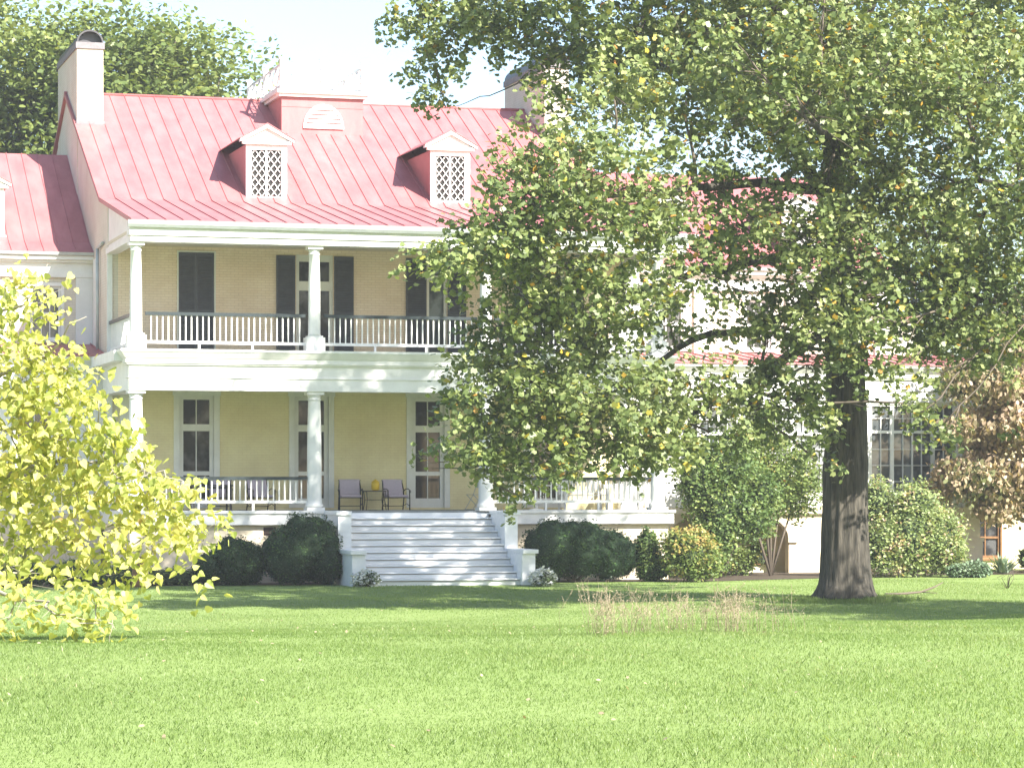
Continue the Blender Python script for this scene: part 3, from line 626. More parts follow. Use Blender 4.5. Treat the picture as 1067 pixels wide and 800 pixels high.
# --- one storey galleries
entab(-12.5, -.06, 5.42, 5.9, 5.35, 6.47, .3, left=False, right=False)
entab(16.25, 27.7, 4.95, 5.4, 5.35, 6.47, .3, left=False, right=True)
for a0, a1, yy in ((-12.5, -.06, 5.05), (16.12, 28.1, 4.6)):
    g = MB(); g.add([(a0, yy, 6.475), (a1, yy, 6.475), (a1, 8.29, 6.95), (a0, 8.29, 6.95), (a0, yy, 6.52), (a1, yy, 6.52), (a1, 8.29, 6.99), (a0, 8.29, 6.99)], [(0,3,2,1),(4,5,6,7),(0,1,5,4),(1,2,6,5),(2,3,7,6),(3,0,4,7)])
    n = int((a1 - a0) / .47)
    for k in range(n + 1):
        xx = a0 + .02 + k * (a1 - a0 - .04) / n
        g.add([(xx-.01, yy, 6.51), (xx+.01, yy, 6.51), (xx+.01, 8.28, 6.98), (xx-.01, 8.28, 6.98), (xx-.01, yy, 6.56), (xx+.01, yy, 6.56), (xx+.01, 8.28, 7.03), (xx-.01, 8.28, 7.03)], [(0,3,2,1),(4,5,6,7),(0,1,5,4),(1,2,6,5),(2,3,7,6),(3,0,4,7)])
    hb(g, 'gallery_roof', 'roof')
# left gallery wall
wall(-12.5, -.02, 1.9, 5.35, 5.6, .3, [(-2.6, -1.5, 2.6, 5.0), (-6, -4.9, 2.6, 5.0), (-9.5, -8.4, 2.6, 5)], 'gallery_wall', 'white')
for x0 in (-2.6, -6, -9.5): window(x0, x0 + 1.1, 2.6, 5.0, 5.6, [(2.75, 3.8), (3.9, 4.85)], 2, .12)
wall(-12.5, -.12, 0, 1.9, 5.6, .3, [], 'foundation', 'stucco')
# right gallery: sunroom window bands
gh = [(17.6, 18.9), (19.7, 22.3)]
wall(16.25, 27.7, 2.05, 5.35, 5.0, .3, [(17.6, 20.2, 2.45, 5.2), (20.7, 23.3, 2.45, 5.2), (23.95, 26.85, 2.25, 5.28)], 'gallery_wall', 'white')
def sunwin(x0, x1, z0, z1, segs):
    f = MB(); Y = 5.04; f.box(x0, x1, Y, Y + .1, z0, z0 + .1); f.box(x0, x1, Y, Y + .1, z1 - .06, z1); 
    x = x0; zt = z1 - .85
    for (wd_, cols, nrow) in segs:
        f.box(x, x + .06, Y - .012, Y + .11, z0 + .1, z1 - .06); f.box(x + wd_ - .06, x + wd_, Y - .012, Y + .11, z0 + .1, z1 - .06)
        f.box(x + .06, x + wd_ - .06, Y, Y + .1, zt - .06, zt + .03)
        for k in range(1, cols):
            xx = x + .06 + (wd_ - .12) * k / cols; t_ = .05 if (cols == 4 and k == 2) else .022; f.box(xx - t_/2, xx + t_/2, Y + .01, Y + .07, z0 + .1, z1 - .06)
        f.box(x + .06, x + wd_ - .06, Y + .012, Y + .068, zt + .40, zt + .422)
        for k in range(1, nrow):
            zz = z0 + .1 + (zt - .06 - z0 - .1) * k / nrow; f.box(x + .06, x + wd_ - .06, Y + .012, Y + .068, zz - .011, zz + .011)
        x += wd_
    w_ = hb(f, 'window', 'white'); g = MB(); g.box(x0 + .03, x1 - .03, Y + .075, Y + .09, z0 + .05, z1 - .03); hb(g, 'pane', 'glass2', parent=w_)
    return w_
sunwin(23.95, 26.85, 2.25, 5.28, [(.75, 2, 4), (1.4, 4, 4), (.75, 2, 4)])
sunwin(17.6, 20.2, 2.45, 5.2, [(.65, 2, 4), (1.3, 4, 4), (.65, 2, 4)]); sunwin(20.7, 23.3, 2.45, 5.2, [(.65, 2, 4), (1.3, 4, 4), (.65, 2, 4)])
for x in (16.5, 20.27, 23.4, 27.1):
    p = MB(); p.box(x, x + .45, 4.86, 4.998, 2.1, 5.34); p.box(x - .03, x + .48, 4.82, 4.998, 5.2, 5.345); p.box(x - .03, x + .48, 4.83, 4.998, 2.05, 2.2); hb(p, 'pilaster', 'white')
gs = MB(); gs.box(27.4, 27.7, 5.3, 9.3, 0, 5.35); hb(gs, 'gallery_wall', 'white')
gb = MB(); gb.box(16.2, 27.8, 4.85, 5.3, 1.85, 2.045); hb(gb, 'floor_band', 'stucco')
# arcaded base
ax = [(17.2, 19.0), (19.7, 21.2), (22.6, 24.1), (25.4, 26.9)]
ar = MB(); prev = 16.2
for (a0, a1) in ax:
    ar.box(prev, a0, 4.98, 5.3, 0, 1.85); cx_ = (a0 + a1) / 2; rr = (a1 - a0) / 2; zs = 1.05; n = 10
    up = [(cx_ - rr * math.cos(math.pi*k/n), zs + .68 * math.sin(math.pi*k/n)) for k in range(n+1)]
    for k in range(n): ar.prismY(4.98, 5.3, [up[k], up[k+1], (up[k+1][0], 1.85), (up[k][0], 1.85)])
    prev = a1
ar.box(prev, 27.7, 4.98, 5.3, 0, 1.85); hb(ar, 'foundation', 'stucco')
for (a0, a1) in ax:
    for (q0, q1) in ((a0 - .28, a0 + .04), (a1 - .04, a1 + .28)): im = MB(); im.box(q0, q1, 4.9, 4.978, .96, 1.06); hb(im, 'impost', 'stucco')
im = MB(); im.box(27.0, 27.8, 4.86, 4.978, .96, 1.08); im.box(27.05, 27.75, 4.9, 4.978, 0, .958); hb(im, 'impost', 'stucco')
iw = MB(); iw.box(16.2, 27.4, 5.9, 6.1, 0, 1.9); hb(iw, 'basement_wall', 'stucco')
bwn = MB(); bwn.box(20.2, 20.8, 5.82, 5.9, .25, 1.25); bw_ = hb(bwn, 'basement_window', 'brown'); g = MB(); g.box(20.5, 20.76, 5.79, 5.818, .3, .72); hb(g, 'pane', 'glass2', parent=bw_)
# recessed service wall at the far right
wall(27.7, 36, 0, 5.0, 7.5, .3, [(28.6, 29.6, .35, 1.7), (31, 32, .35, 1.7)], 'service_wall', 'yellow')
for x0 in (28.6, 31.0): window(x0, x0 + 1.0, .35, 1.7, 7.5, [(.45, 1.0), (1.07, 1.62)], 2, .06, 'brown', 'glass', .06, bars=.04)

# ================================================================ PORCH FURNITURE
def chair(label, loc, rz, cush='cushion'):
    o = thing('porch_chair', label, 'chair', loc, rz, 'cushioned iron chairs on the porch'); o.scale = (1.25, 1, .95); f = MB()
    for s in (-1, 1):
        f.tube([(s*.27, -.26, 0), (s*.27, -.27, .30), (s*.27, -.24, .62), (s*.28, -.10, .66), (s*.28, .16, .64), (s*.26, .24, .58)], .014, 6)
        f.tube([(s*.27, -.24, .62), (s*.28, -.31, .60), (s*.28, -.31, .54), (s*.28, -.26, .54)], .012, 5)
        f.tube([(s*.25, .20, .40), (s*.26, .24, .62), (s*.24, .36, .92)], .014, 6); f.tube([(s*.26, .20, .40), (s*.26, .30, 0)], .014, 6)
        f.tube([(s*.27, -.27, .38), (s*.26, .22, .38)], .012, 5); f.tube([(s*.27, -.27, .12), (s*.27, .0, .2), (s*.26, .26, .12)], .009, 5)
    for y, z in ((-.27, .38), (.22, .38), (.36, .92), (.27, .12)): f.tube([(-.27, y, z), (.27, y, z)], .012, 5)
    f.build('frame', 'iron', o)
    s_ = MB(); s_.box(-.25, .25, -.26, .20, .395, .47); s_.build('seat_cushion', cush, o, bevel=.025)
    b_ = MB(); b_.box(-.25, .25, -.035, .035, 0, .52); a_ = R(-15)
    b_.v = [(x, .24 + y * math.cos(a_) - (z) * math.sin(a_) - .0, .45 + y * math.sin(a_) + z * math.cos(a_)) for x, y, z in b_.v]
    b_.build('back_cushion', cush, o, bevel=.025); return o
chair('lilac cushioned iron chair left of the small table, beside the middle window', (6.98, 3.9, 2.0), R(-8))
chair('lilac cushioned iron chair right of the small table, beside the glass door', (8.36, 3.9, 2.0), R(6))
chair('lilac cushioned iron chair behind the left railing, nearest the column by the steps', (4.25, 3.6, 2.0), R(10))
chair('lilac cushioned iron chair tucked behind the dark dining table in the left bay', (3.1, 3.9, 2.0), R(-12))
t_ = thing('side_table', 'small black iron table with thin glass top between two lilac chairs', 'table', (7.68, 3.75, 2.0))
f = MB(); 
for sx in (-1, 1):
    for sy in (-1, 1): f.tube([(sx*.30, sy*.2, 0), (sx*.26, sy*.17, .3), (sx*.29, sy*.19, .55)], .012, 5)
    f.tube([(sx*.29, -.19, .55), (sx*.29, .19, .55)], .012, 5)
for sy in (-1, 1): f.tube([(-.29, sy*.19, .55), (.29, sy*.19, .55)], .012, 5); f.tube([(-.26, sy*.17, .3), (.26, sy*.17, .3)], .008, 5)
f.build('frame', 'iron', t_); f = MB(); f.box(-.33, .33, -.23, .23, .562, .575); f.build('table_top', 'glass2', t_)
o = thing('candle_pot', 'bright yellow lidded candle pot standing on the small iron table', 'candle pot', (7.70, 3.75, 2.575))
f = MB(); f.lathe(0, 0, [(.085, 0), (.12, .04), (.125, .2), (.11, .24), (.125, .25), (.125, .265)], 16); f.build('pot', 'yel', o); f = MB(); f.lathe(0, 0, [(.09, .266), (.07, .30), (.02, .31), (.02, .33)], 12); f.build('lid', 'yel', o)
o = thing('dining_table', 'dark topped table behind the left railing', 'table', (2.75, 3.2, 2.0)); f = MB(); f.box(-.65, .55, -.38, .38, .70, .74); f.build('table_top', 'iron', o, bevel=.006)
for sx in (-.58, .48):
    for sy in (-.3, .3): f = MB(); f.box(sx - .025, sx + .025, sy - .025, sy + .025, 0, .70); f.build('leg', 'iron', o)
f = MB(); f.box(-.6, .5, -.34, -.31, .62, .69); f.build('apron', 'iron', o)
o = thing('folding_chair', 'thin grey metal folding chair standing right of the glass door', 'chair', (10.72, 3.6, 2.0), R(-70)); f = MB()
for s in (-1, 1): f.tube([(s*.2, -.25, 0), (s*.2, .05, .44), (s*.2, .22, .86)], .012, 5); f.tube([(s*.17, .28, 0), (s*.17, -.2, .45)], .012, 5)
f.tube([(-.2, -.25, .02), (.2, -.25, .02)], .01, 5); f.build('frame', 'gutter', o); f = MB(); f.box(-.19, .19, -.22, .14, .445, .46); f.build('seat', 'gutter', o); f = MB(); f.box(-.19, .19, .15, .165, .66, .82); f.build('backrest', 'gutter', o)
o = thing('garden_bench', 'white slatted garden bench behind the right porch railing', 'bench', (14.0, 3.4, 2.0), R(4)); f = MB()
for k in range(5): f.box(-.7, .7, -.25 + k*.1, -.17 + k*.1, .42, .45)
f.build('seat', 'white', o); f = MB(); f.box(-.7, .7, .27, .30, .82, .88); f.box(-.7, .7, .27, .30, .50, .55)
for k in range(15): f.box(-.68 + k*.095, -.64 + k*.095, .275, .295, .55, .82)
f.build('backrest', 'white', o)
for sx in (-.67, .67):
    for sy in (-.22, .28): f = MB(); f.box(sx - .03, sx + .03, sy - .03, sy + .03, 0, .42 if sy < 0 else .50); f.build('leg', 'white', o)
    f = MB(); f.box(sx - .03, sx + .03, -.25, .27, .62, .65); f.box(sx - .025, sx + .025, -.24, -.19, .45, .62); f.build('armrest', 'white', o)
o = thing('patio_table', 'round white metal table standing left of the garden bench', 'table', (12.3, 2.6, 2.0)); f = MB(); f.lathe(0, 0, [(.42, .70), (.43, .71), (.43, .73), (.42, .74)], 24); f.build('table_top', 'white', o); f = MB(); f.lathe(0, 0, [(.22, 0), (.2, .03), (.04, .06), (.03, .3), (.03, .699)], 14); f.build('pedestal', 'white', o)

# ================================================================ BIG TREE
TY = -16.0; TB = at(880, 620, TY); TB[2] = -.02
def T(x, y, dy=0): return at(x, y, TY + dy)
tr_root = None
trunkpts = []
for (y, wpx) in ((624, 58), (612, 54), (598, 51), (575, 48), (530, 45), (480, 43), (430, 41), (380, 38), (330, 36), (280, 33), (225, 28), (170, 25), (110, 22), (50, 19), (-20, 16), (-110, 12), (-200, 8), (-290, 4)):
    xc = 881 if y > 450 else 881 - min(9, (450 - y) * .06) + 4 * math.sin((450 - y) / 60)
    trunkpts.append((T(xc, y), wpx / 2 / 43.6))
limbs = [
    [(T(872, 330), .24), (T(820, 372, -1), .17), (T(760, 415, -2), .12), (T(690, 440, -2.6), .08), (T(600, 470, -3), .05), (T(530, 482, -3), .03), (T(450, 488, -3), .012)],
    [(T(870, 300), .22), (T(800, 335, .8), .15), (T(720, 355, 1), .11), (T(660, 395, 1), .06), (T(590, 430, .5), .03)],
    [(T(874, 260), .22), (T(800, 270, -1), .16), (T(710, 290, -2), .11), (T(620, 330, -3), .07), (T(540, 350, -3.4), .04), (T(490, 370, -3.6), .02)],
    [(T(874, 230), .26), (T(825, 150, 1), .20), (T(780, 105, 1.6), .17), (T(720, 72, 2), .14), (T(650, 66, 2.2), .10), (T(560, 48, 2.2), .06), (T(500, 30, 2), .03), (T(440, 10, 2), .012)],
    [(T(650, 66, 2.2), .06), (T(600, 45, 2.2), .045), (T(560, 70, 2.2), .03), (T(510, 100, 2.2), .018), (T(468, 112, 2.2), .008)],
    [(T(876, 200), .22), (T(800, 190, -2), .15), (T(700, 200, -4), .10), (T(600, 210, -5), .06), (T(500, 240, -5.5), .025)],
    [(T(878, 240), .22), (T(950, 205, -2), .15), (T(1020, 188, -4), .10), (T(1100, 195, -5), .05)],
    [(T(872, 290), .18), (T(940, 280, -2), .12), (T(1000, 300, -3.5), .07), (T(1070, 335, -4.5), .03)],
    [(T(882, 150), .20), (T(950, 90, 2), .14), (T(1020, 50, 3), .10), (T(1120, 20, 4), .06), (T(1220, 20, 5), .03)],
    [(T(880, 120), .18), (T(820, 20, -2), .13), (T(740, -50, -3), .10), (T(640, -90, -4), .06), (T(560, -100, -4), .03)],
    [(T(878, 60), .15), (T(930, -40, -1), .11), (T(1000, -120, -2), .08), (T(1080, -170, -2), .04)],
    [(T(876, 180, 0), .18), (T(870, 150, -3), .13), (T(850, 130, -5), .08), (T(830, 130, -7.5), .03)],
    [(T(880, 210, 0), .18), (T(890, 170, 3), .13), (T(900, 150, 6), .07), (T(910, 150, 8), .03)],
    [(T(880, -40), .12), (T(820, -130, 2), .08), (T(760, -190, 3), .04)],
]
# clumps: px x, px y, dY, radius x (m), radius z (m), sprays
cl = [
 (440,14,2,.55,.5,14),(470,30,2,.8,.65,30),(520,18,2,.9,.5,34),(455,72,2,.45,.75,16),(545,40,2,.7,.35,16),(500,8,2.5,.8,.3,16),(458,104,2.2,.2,.35,5),
 (600,30,1,1.2,.9,70),(590,75,2,.7,.6,22),(660,30,0,1.3,1.0,85),(640,100,-3,1.2,.7,50),(720,40,-1,1.3,1.0,85),(715,105,-3,1.1,.6,46),(790,30,0,1.4,1.0,95),(780,85,2,1.0,.8,50),
 (850,60,-2,1.4,1.2,110),(840,120,-3,1.3,.9,80),(910,40,0,1.4,1.1,100),(930,110,-1,1.4,.9,84),(990,40,2,1.4,1.1,100),(1040,90,1,1.4,1.1,95),(1080,30,3,1.5,1.3,90),(1000,130,-1,1.0,.5,34),(1060,170,-2,1.1,.7,50),
 (900,170,-2,1.3,.9,84),(860,200,-3,1.0,.8,50),(960,175,1,1.1,.6,44),(800,130,3,.7,.7,22),
 (560,150,-5,.8,.5,30),(600,180,-5,1.1,.7,60),(545,195,-5,.9,.6,48),(590,220,-5,1.2,.6,64),(520,230,-5.3,.9,.5,42),(470,262,-5.5,.6,.35,22),(440,275,-5.5,.3,.2,7),(500,268,-5,.8,.5,36),
 (660,190,-4,1.2,.8,66),(650,240,-4,1.2,.7,60),(720,180,-3,.8,.8,34),(710,240,-3,1.2,.6,44),(770,185,-2,.7,.8,26),(780,240,-2,1.1,.6,44),(830,250,-3,1.0,.7,52),
 (560,270,-4,1.1,.7,64),(600,300,-3.5,1.2,.7,66),(540,310,-3.5,.9,.6,48),(510,340,-3.5,.7,.5,30),(575,350,-3,1.0,.5,52),(630,340,-3,1.0,.5,40),(680,300,-2.5,1.0,.5,36),(760,300,-1,1.1,.45,34),(700,340,1,.8,.35,18),
 (500,385,-3.5,.7,.5,34),(550,400,-3.2,1.1,.7,70),(490,420,-3.2,.7,.5,36),(540,440,-3,1.1,.7,72),(600,395,-3,1.1,.6,62),(610,440,-3,1.2,.7,72),(480,462,-3,.6,.4,26),(560,480,-3,1.0,.4,36),(660,420,-2.5,1.0,.6,50),(520,490,-3,.5,.35,14),(530,515,-3,.2,.35,6),
 (680,455,-2.5,1.1,.5,50),(720,400,-2,1.0,.6,42),(740,450,-2,1.1,.5,48),(790,420,-2,1.0,.6,48),(640,470,-2.8,1.0,.35,30),
 (800,330,-1.5,.9,.6,42),(850,330,-2.5,1.0,.6,56),(840,380,-2.5,.9,.6,48),(830,430,-2,.8,.5,32),(890,310,-2.5,.8,.6,36),(870,270,-3,.9,.6,46),(900,360,-2,.5,.4,14),(915,330,-2,.6,.4,18),
 (960,230,0,1.2,.8,70),(1020,230,1,1.3,.9,80),(940,290,1,1.0,.6,44),(990,300,1.5,1.2,.8,70),(1050,290,1.5,1.3,.9,80),(1000,345,1.5,1.0,.5,44),(1060,350,2,1.1,.7,50),(960,340,1.5,.6,.4,18),
 (930,385,0,.5,.3,9),(960,430,0,.4,.4,8),(940,420,0,.3,.3,5),(985,440,0,.5,.4,10),(870,440,-1,.4,.3,6),(850,480,-1.5,.4,.3,6),
]
clumps = []
for x, y, dy, rx, rz_, n in cl:
    k_ = 1.0
    if 640 < x < 860 and 165 < y < 455: k_ = .72
    elif x < 640 and y > 120: k_ = .66
    elif y > 170: k_ = .85
    if x < 700 and y > 320: dy -= 1.5
    if x < 700 and y < 320: dy -= 2.0
    if x > 900 and y > 120: dy = -4.5 + dy * .6
    elif x > 900: dy -= 1.5
    if 690 < x < 900 and y > 200: dy -= 1.0
    q_ = 1.0 if (x < 640 and y > 120) else 1.2; clumps.append((T(x + (8 if q_ == 1 else 0), y, dy), (rx * q_, rx * 1.05 + .3, rz_ * q_), n * 1.12 * k_))
# the rest of the crown: above the frame, behind, in front and off to the right
for x, y, dy, rx, rz_, n in [(620,-60,-3,2,1.2,80),(720,-60,-2,2,1.3,90),(820,-60,-3,2,1.3,90),(920,-60,0,2,1.3,90),(1020,-50,2,2,1.3,90),(1120,-40,3,2,1.3,90),
    (680,-140,-3,2,1.3,80),(780,-150,-2,2,1.3,90),(880,-160,0,2,1.3,90),(980,-150,-1,2,1.3,80),(1080,-130,-1,2,1.2,70),(800,-230,1,1.8,1.1,60),(890,-240,0,1.8,1.1,60),(980,-220,0,1.6,1,50),(880,-300,0,1.3,.9,40),
    (1130,110,-3,1.6,1.2,60),(1120,240,-5,1.3,1,40),
    (830,100,-6.5,1.6,1.0,60),(780,60,-6,1.6,1.0,60),(930,60,-6,1.6,1.0,60),(860,-30,-6,1.7,1.1,60),(1000,80,-5,1.5,1,55),
    (900,100,6,1.7,1.1,70),(820,60,6,1.7,1.1,70),(970,60,7,1.7,1.1,70),(880,0,7,1.8,1.2,70),(760,20,6,1.5,1,60),(700,60,5,1.3,.8,40),(1040,20,4,1.5,1,45)]:
    clumps.append((T(x, y, dy), (rx, rx, rz_), n))
def maple_tone(P, t): 
    u = rng.random(len(t)); return np.where(u > .965, .86 + .14 * rng.random(len(t)), np.minimum(t * .86, .84))
big = make_tree('maple_tree', 'tall broad leafy tree with thick grey trunk on the lawn before the house', 'tree', tuple(TB), trunkpts, limbs, clumps, L['maple'], .120, per=25, ln=.42, jit=.105, shape='maple', twig_frac=.22, tone_f=maple_tone, limb_r=.09, nsides=96, up=.6)
# buttress roots and bark relief on the trunk
trk = [o for o in big.children if o.name.startswith('trunk')][0]
for v in trk.data.vertices:
    p = v.co; r = math.hypot(p.x, p.y)
    if p.z < 12 and r > .05:
        a_ = math.atan2(p.y, p.x); k = .05 * noise.noise((math.cos(a_) * 3, math.sin(a_) * 3, p.z * .35)) + (.12 * max(0, 1.0 - p.z / .55) ** 2) * (1.1 + math.sin(a_ * 5 + 1.1)) + .045 * (.3 - abs(noise.noise((math.cos(a_) * 8, math.sin(a_) * 8, p.z * .55)))) + .02 * noise.noise((math.cos(a_) * 22, math.sin(a_) * 22, p.z * 2.2))
        v.co.x *= 1 + k / r * 1.0; v.co.y *= 1 + k / r * 1.0

# ================================================================ YELLOW TREE (left foreground)
def Yp(x, y, d=25.5): return atd(x, y, d * 1.28)
b0 = atd(-70, 700, 34.5); b0[2] = float(gz(b0[0], b0[1])) - .03
ytr = [(b0, .13), (b0 + [0.03, 0, .6], .12), (b0 + [.10, .0, 1.4], .10), (b0 + [.05, .0, 2.6], .08), (b0 + [0.0, 0, 3.6], .05), (b0 + [0.1, 0, 4.4], .015)]
ylimbs = [
  [(b0 + [.05, 0, .7], .05), (Yp(-20, 600, 26.5), .035), (Yp(60, 560, 26), .022), (Yp(130, 545, 25.6), .014), (Yp(215, 552, 25.4), .005)],
  [(b0 + [.08, 0, 1.2], .045), (Yp(-10, 500, 26), .03), (Yp(60, 480, 25.6), .02), (Yp(150, 490, 25.2), .01), (Yp(190, 500, 25), .005)],
  [(b0 + [.05, 0, 1.9], .04), (Yp(-10, 400, 26), .026), (Yp(50, 370, 25.5), .016), (Yp(90, 330, 25.2), .005)],
  [(b0 + [.05, 0, .5], .04), (Yp(-30, 610, 25), .026), (Yp(30, 625, 24.4), .016), (Yp(70, 640, 24), .01), (Yp(120, 655, 24), .004)],
  [(b0 + [.05, 0, 2.4], .03), (Yp(-20, 350, 26), .02), (Yp(30, 310, 25.5), .010), (Yp(50, 275, 25.5), .004)]]
ycl = [(10,300,25.5,.14,.10,10),(30,320,25.5,.2,.10,12),(5,345,25.5,.22,.16,20),(45,365,25.4,.22,.12,16),(20,400,25.5,.3,.18,30),(70,385,25.3,.18,.12,12),(60,420,25.3,.26,.16,24),(100,410,25.2,.15,.10,9),
 (10,450,25.5,.3,.2,32),(90,450,25.3,.26,.15,24),(50,480,25.5,.3,.18,30),(125,455,25.1,.12,.09,7),(120,485,25.2,.22,.14,20),(10,510,25.6,.3,.18,28),(80,515,25.4,.28,.14,26),(150,495,25.1,.18,.11,13),(150,525,25.1,.22,.12,18),
 (185,520,25,.15,.10,10),(205,545,25,.11,.09,8),(170,555,25.1,.2,.10,14),(120,550,25.3,.25,.12,18),(60,560,25.5,.28,.12,18),(10,560,25.6,.26,.14,20),(110,585,25.2,.2,.09,10),(160,580,25.1,.15,.08,8),(205,580,25,.08,.09,4),(40,590,25.4,.22,.08,10),
 (20,622,24.3,.17,.09,9),(10,590,25,.16,.08,9),(130,598,25.2,.07,.07,3),(60,632,24.2,.13,.07,7),(90,645,24.1,.15,.07,9),(118,650,24,.11,.06,8),(100,630,24.2,.13,.06,7),(8,645,24.5,.10,.05,3)]
yc = [(Yp(x, y, d), (rx * 1.7, rx * 2, rz_ * 1.7), max(3, n * .75)) for x, y, d, rx, rz_, n in ycl]
for k in range(34):
    x = -40 - 150 * random.random(); y = 340 + 280 * random.random(); yc.append((Yp(x, y, 26 + random.uniform(-1.2, 1.2)), (.45, .5, .28), 12))
for k in range(12): yc.append((Yp(random.uniform(-60, 60), random.uniform(420, 560), 26.6), (.4, .45, .26), 8))
make_tree('yellow_tree', 'small low branching tree with large bright yellow leaves at the left edge', 'tree', tuple(b0), ytr, ylimbs, yc, L['gold'], .088, per=11, ln=.30, jit=.085, shape='heart', bark='palebark', droop=.75, up=.45, twig_frac=.6, limb_r=.028, shell=.3)

# ================================================================ SHRUBS
def lump(name, label, cat, base, blobs, leafm, n, size, shape='oval', core=True, group=None, stem=True, jit=.03, up=.8, droop=.1, tone_f=None, stem_m='twig', core_scale=.9, fuzz=.06, rough=.10):
    """blobs: (dx, dy, z, rx, ry, rz) ellipsoids relative to base"""
    root = thing(name, label, cat, base, 0, group); B = np.array(base)
    if stem:
        s = MB()
        for (dx, dy, z, rx, ry, rz_) in blobs: s.tube([(0, 0, -.02), (dx * .5, dy * .5, z * .5), (dx, dy, z)], [.05, .035, .015], 5)
        s.build('stems', stem_m, root)
    P = []; vol = np.array([(b_[3] * b_[4] * b_[5]) ** (2/3) for b_ in blobs]); vol /= vol.sum()
    for b_, f_ in zip(blobs, vol):
        m_ = int(n * f_); u = norm(rng.normal(size=(m_, 3))); c = np.array(b_[:3]); r = np.array(b_[3:])
        k = np.array([noise.noise((a1 * 2.1 + c[0] * 3, a2 * 2.1 + c[1], a3 * 2.1)) for a1, a2, a3 in u]) * .22
        k2 = np.array([noise.noise((a1 * 6 + c[0], a2 * 6, a3 * 6)) for a1, a2, a3 in u]) * rough
        P.append(c + u * r * (1 + k + k2 - fuzz * np.abs(rng.normal(size=m_)) * 1.6 + jit * rng.normal(size=m_))[:, None])
    P = np.vstack(P); P = P[P[:, 2] > .02]
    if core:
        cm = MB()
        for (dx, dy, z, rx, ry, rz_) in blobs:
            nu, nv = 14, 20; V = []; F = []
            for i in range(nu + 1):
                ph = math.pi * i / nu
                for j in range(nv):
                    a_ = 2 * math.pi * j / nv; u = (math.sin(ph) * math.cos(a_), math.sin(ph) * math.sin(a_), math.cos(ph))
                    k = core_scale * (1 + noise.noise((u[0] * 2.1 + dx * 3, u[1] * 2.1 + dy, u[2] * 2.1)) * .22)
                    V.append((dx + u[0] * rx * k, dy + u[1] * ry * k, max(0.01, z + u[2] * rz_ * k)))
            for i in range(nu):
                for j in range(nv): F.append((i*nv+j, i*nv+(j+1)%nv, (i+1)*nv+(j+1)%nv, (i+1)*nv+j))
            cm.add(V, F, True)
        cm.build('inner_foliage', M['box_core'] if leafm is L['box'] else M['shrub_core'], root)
    cs = np.array([noise.noise((p[0] * 2.5, p[1] * 2.5, p[2] * 2.5)) for p in P])
    tone = .45 + .6 * cs + .22 * rng.normal(size=len(P))
    if tone_f is not None: tone = tone_f(P, tone)
    leaves('foliage', P + B, size * (.6 + .8 * rng.random(len(P))), leafm, root, base, shape, droop, up, tone); return root
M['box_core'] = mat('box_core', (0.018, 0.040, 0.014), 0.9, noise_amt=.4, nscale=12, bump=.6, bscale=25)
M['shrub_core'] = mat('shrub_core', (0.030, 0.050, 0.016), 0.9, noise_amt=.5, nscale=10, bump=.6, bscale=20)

lump('boxwood', 'dark clipped boxwood mound right against the left side of the steps, the tallest', 'shrub', (4.22, -1.75, 0),
     [(0.1,0,1.0,.80,.8,.95),(.55,.1,1.25,.62,.6,.62),(-.35,-.1,.8,.66,.7,.8),(.75,-.1,.6,.58,.6,.62),(-.25,-.15,1.2,.42,.4,.45)], L['box'], 15000, .055, group='boxwoods by the steps')
lump('boxwood', 'low dark boxwood with bare dead twigs left of the taller mound', 'shrub', (2.45, -1.5, 0),
     [(0,0,.65,.66,.6,.7),(-.62,0,.45,.46,.5,.46),(.45,-.05,.6,.5,.5,.62)], L['box'], 10000, .055, group='boxwoods by the steps')
lump('boxwood', 'wide flat topped dark boxwood right of the steps below the porch railing', 'shrub', (12.2, -1.4, 0),
     [(-.65,0,.95,.85,.8,.86),(.35,0,.92,.95,.8,.82),(1.15,0,.75,.75,.7,.72),(-.1,-.1,1.15,.9,.6,.58),(-.9,-.1,.6,.6,.6,.62)], L['box'], 17000, .055, group='boxwoods by the steps')
lump('holly_bush', 'small glossy green bush between the dark boxwood and the golden shrub', 'shrub', (14.35, -1.5, 0), [(0,0,.75,.36,.4,.75),(.2,0,.4,.4,.4,.42)], L['green'], 3800, .08, up=.6)
lump('golden_shrub', 'rounded shrub turning from green to gold and orange below the porch corner', 'shrub', (15.35, -2.2, 0),
     [(0,0,.75,.80,.8,.72),(.45,0,.6,.60,.6,.6),(-.3,0,1.1,.5,.5,.45),(.25,.1,1.15,.5,.5,.42)], L['autumn'], 9000, .085, core_scale=.62, fuzz=.20, rough=.38,
     tone_f=lambda P, t: t * .62 + np.clip(P[:, 2] - 1.0 + .25 * P[:, 0], 0, 1) * .6 + .08 * rng.random(len(t)))
lump('tall_shrub', 'tall dense green shrub on bare stems between the golden shrub and the cellar wall', 'shrub', (17.35, .7, 0),
     [(0,0,2.1,1.0,1.0,1.2),(-.5,-.3,.85,.8,.7,.75),(-.7,0,2.9,.75,.8,1.1),(.8,0,1.7,.9,.9,.75),(.2,.2,3.3,1.1,1,.9),(-.2,-.2,1.3,.85,.8,.6),(1.3,.1,2.4,.7,.7,.8)], L['green'], 24000, .10, core_scale=.60, fuzz=.24, up=.7, rough=.38)
lump('olive_shrub', 'loose olive green shrub behind the tree trunk, in front of the gallery', 'shrub', (19.6, 2.4, 0),
     [(0,0,3.2,1.3,1.0,1.2),(-1.1,0,3.4,.9,.8,1.1),(.9,0,2.7,.9,.8,1.1),(.3,0,2.2,.9,.7,.5),(-.4,0,4.2,.9,.7,.6)], L['autumn'], 20000, .09, core=False, fuzz=.30, up=.7, tone_f=lambda P, t: t * .55)
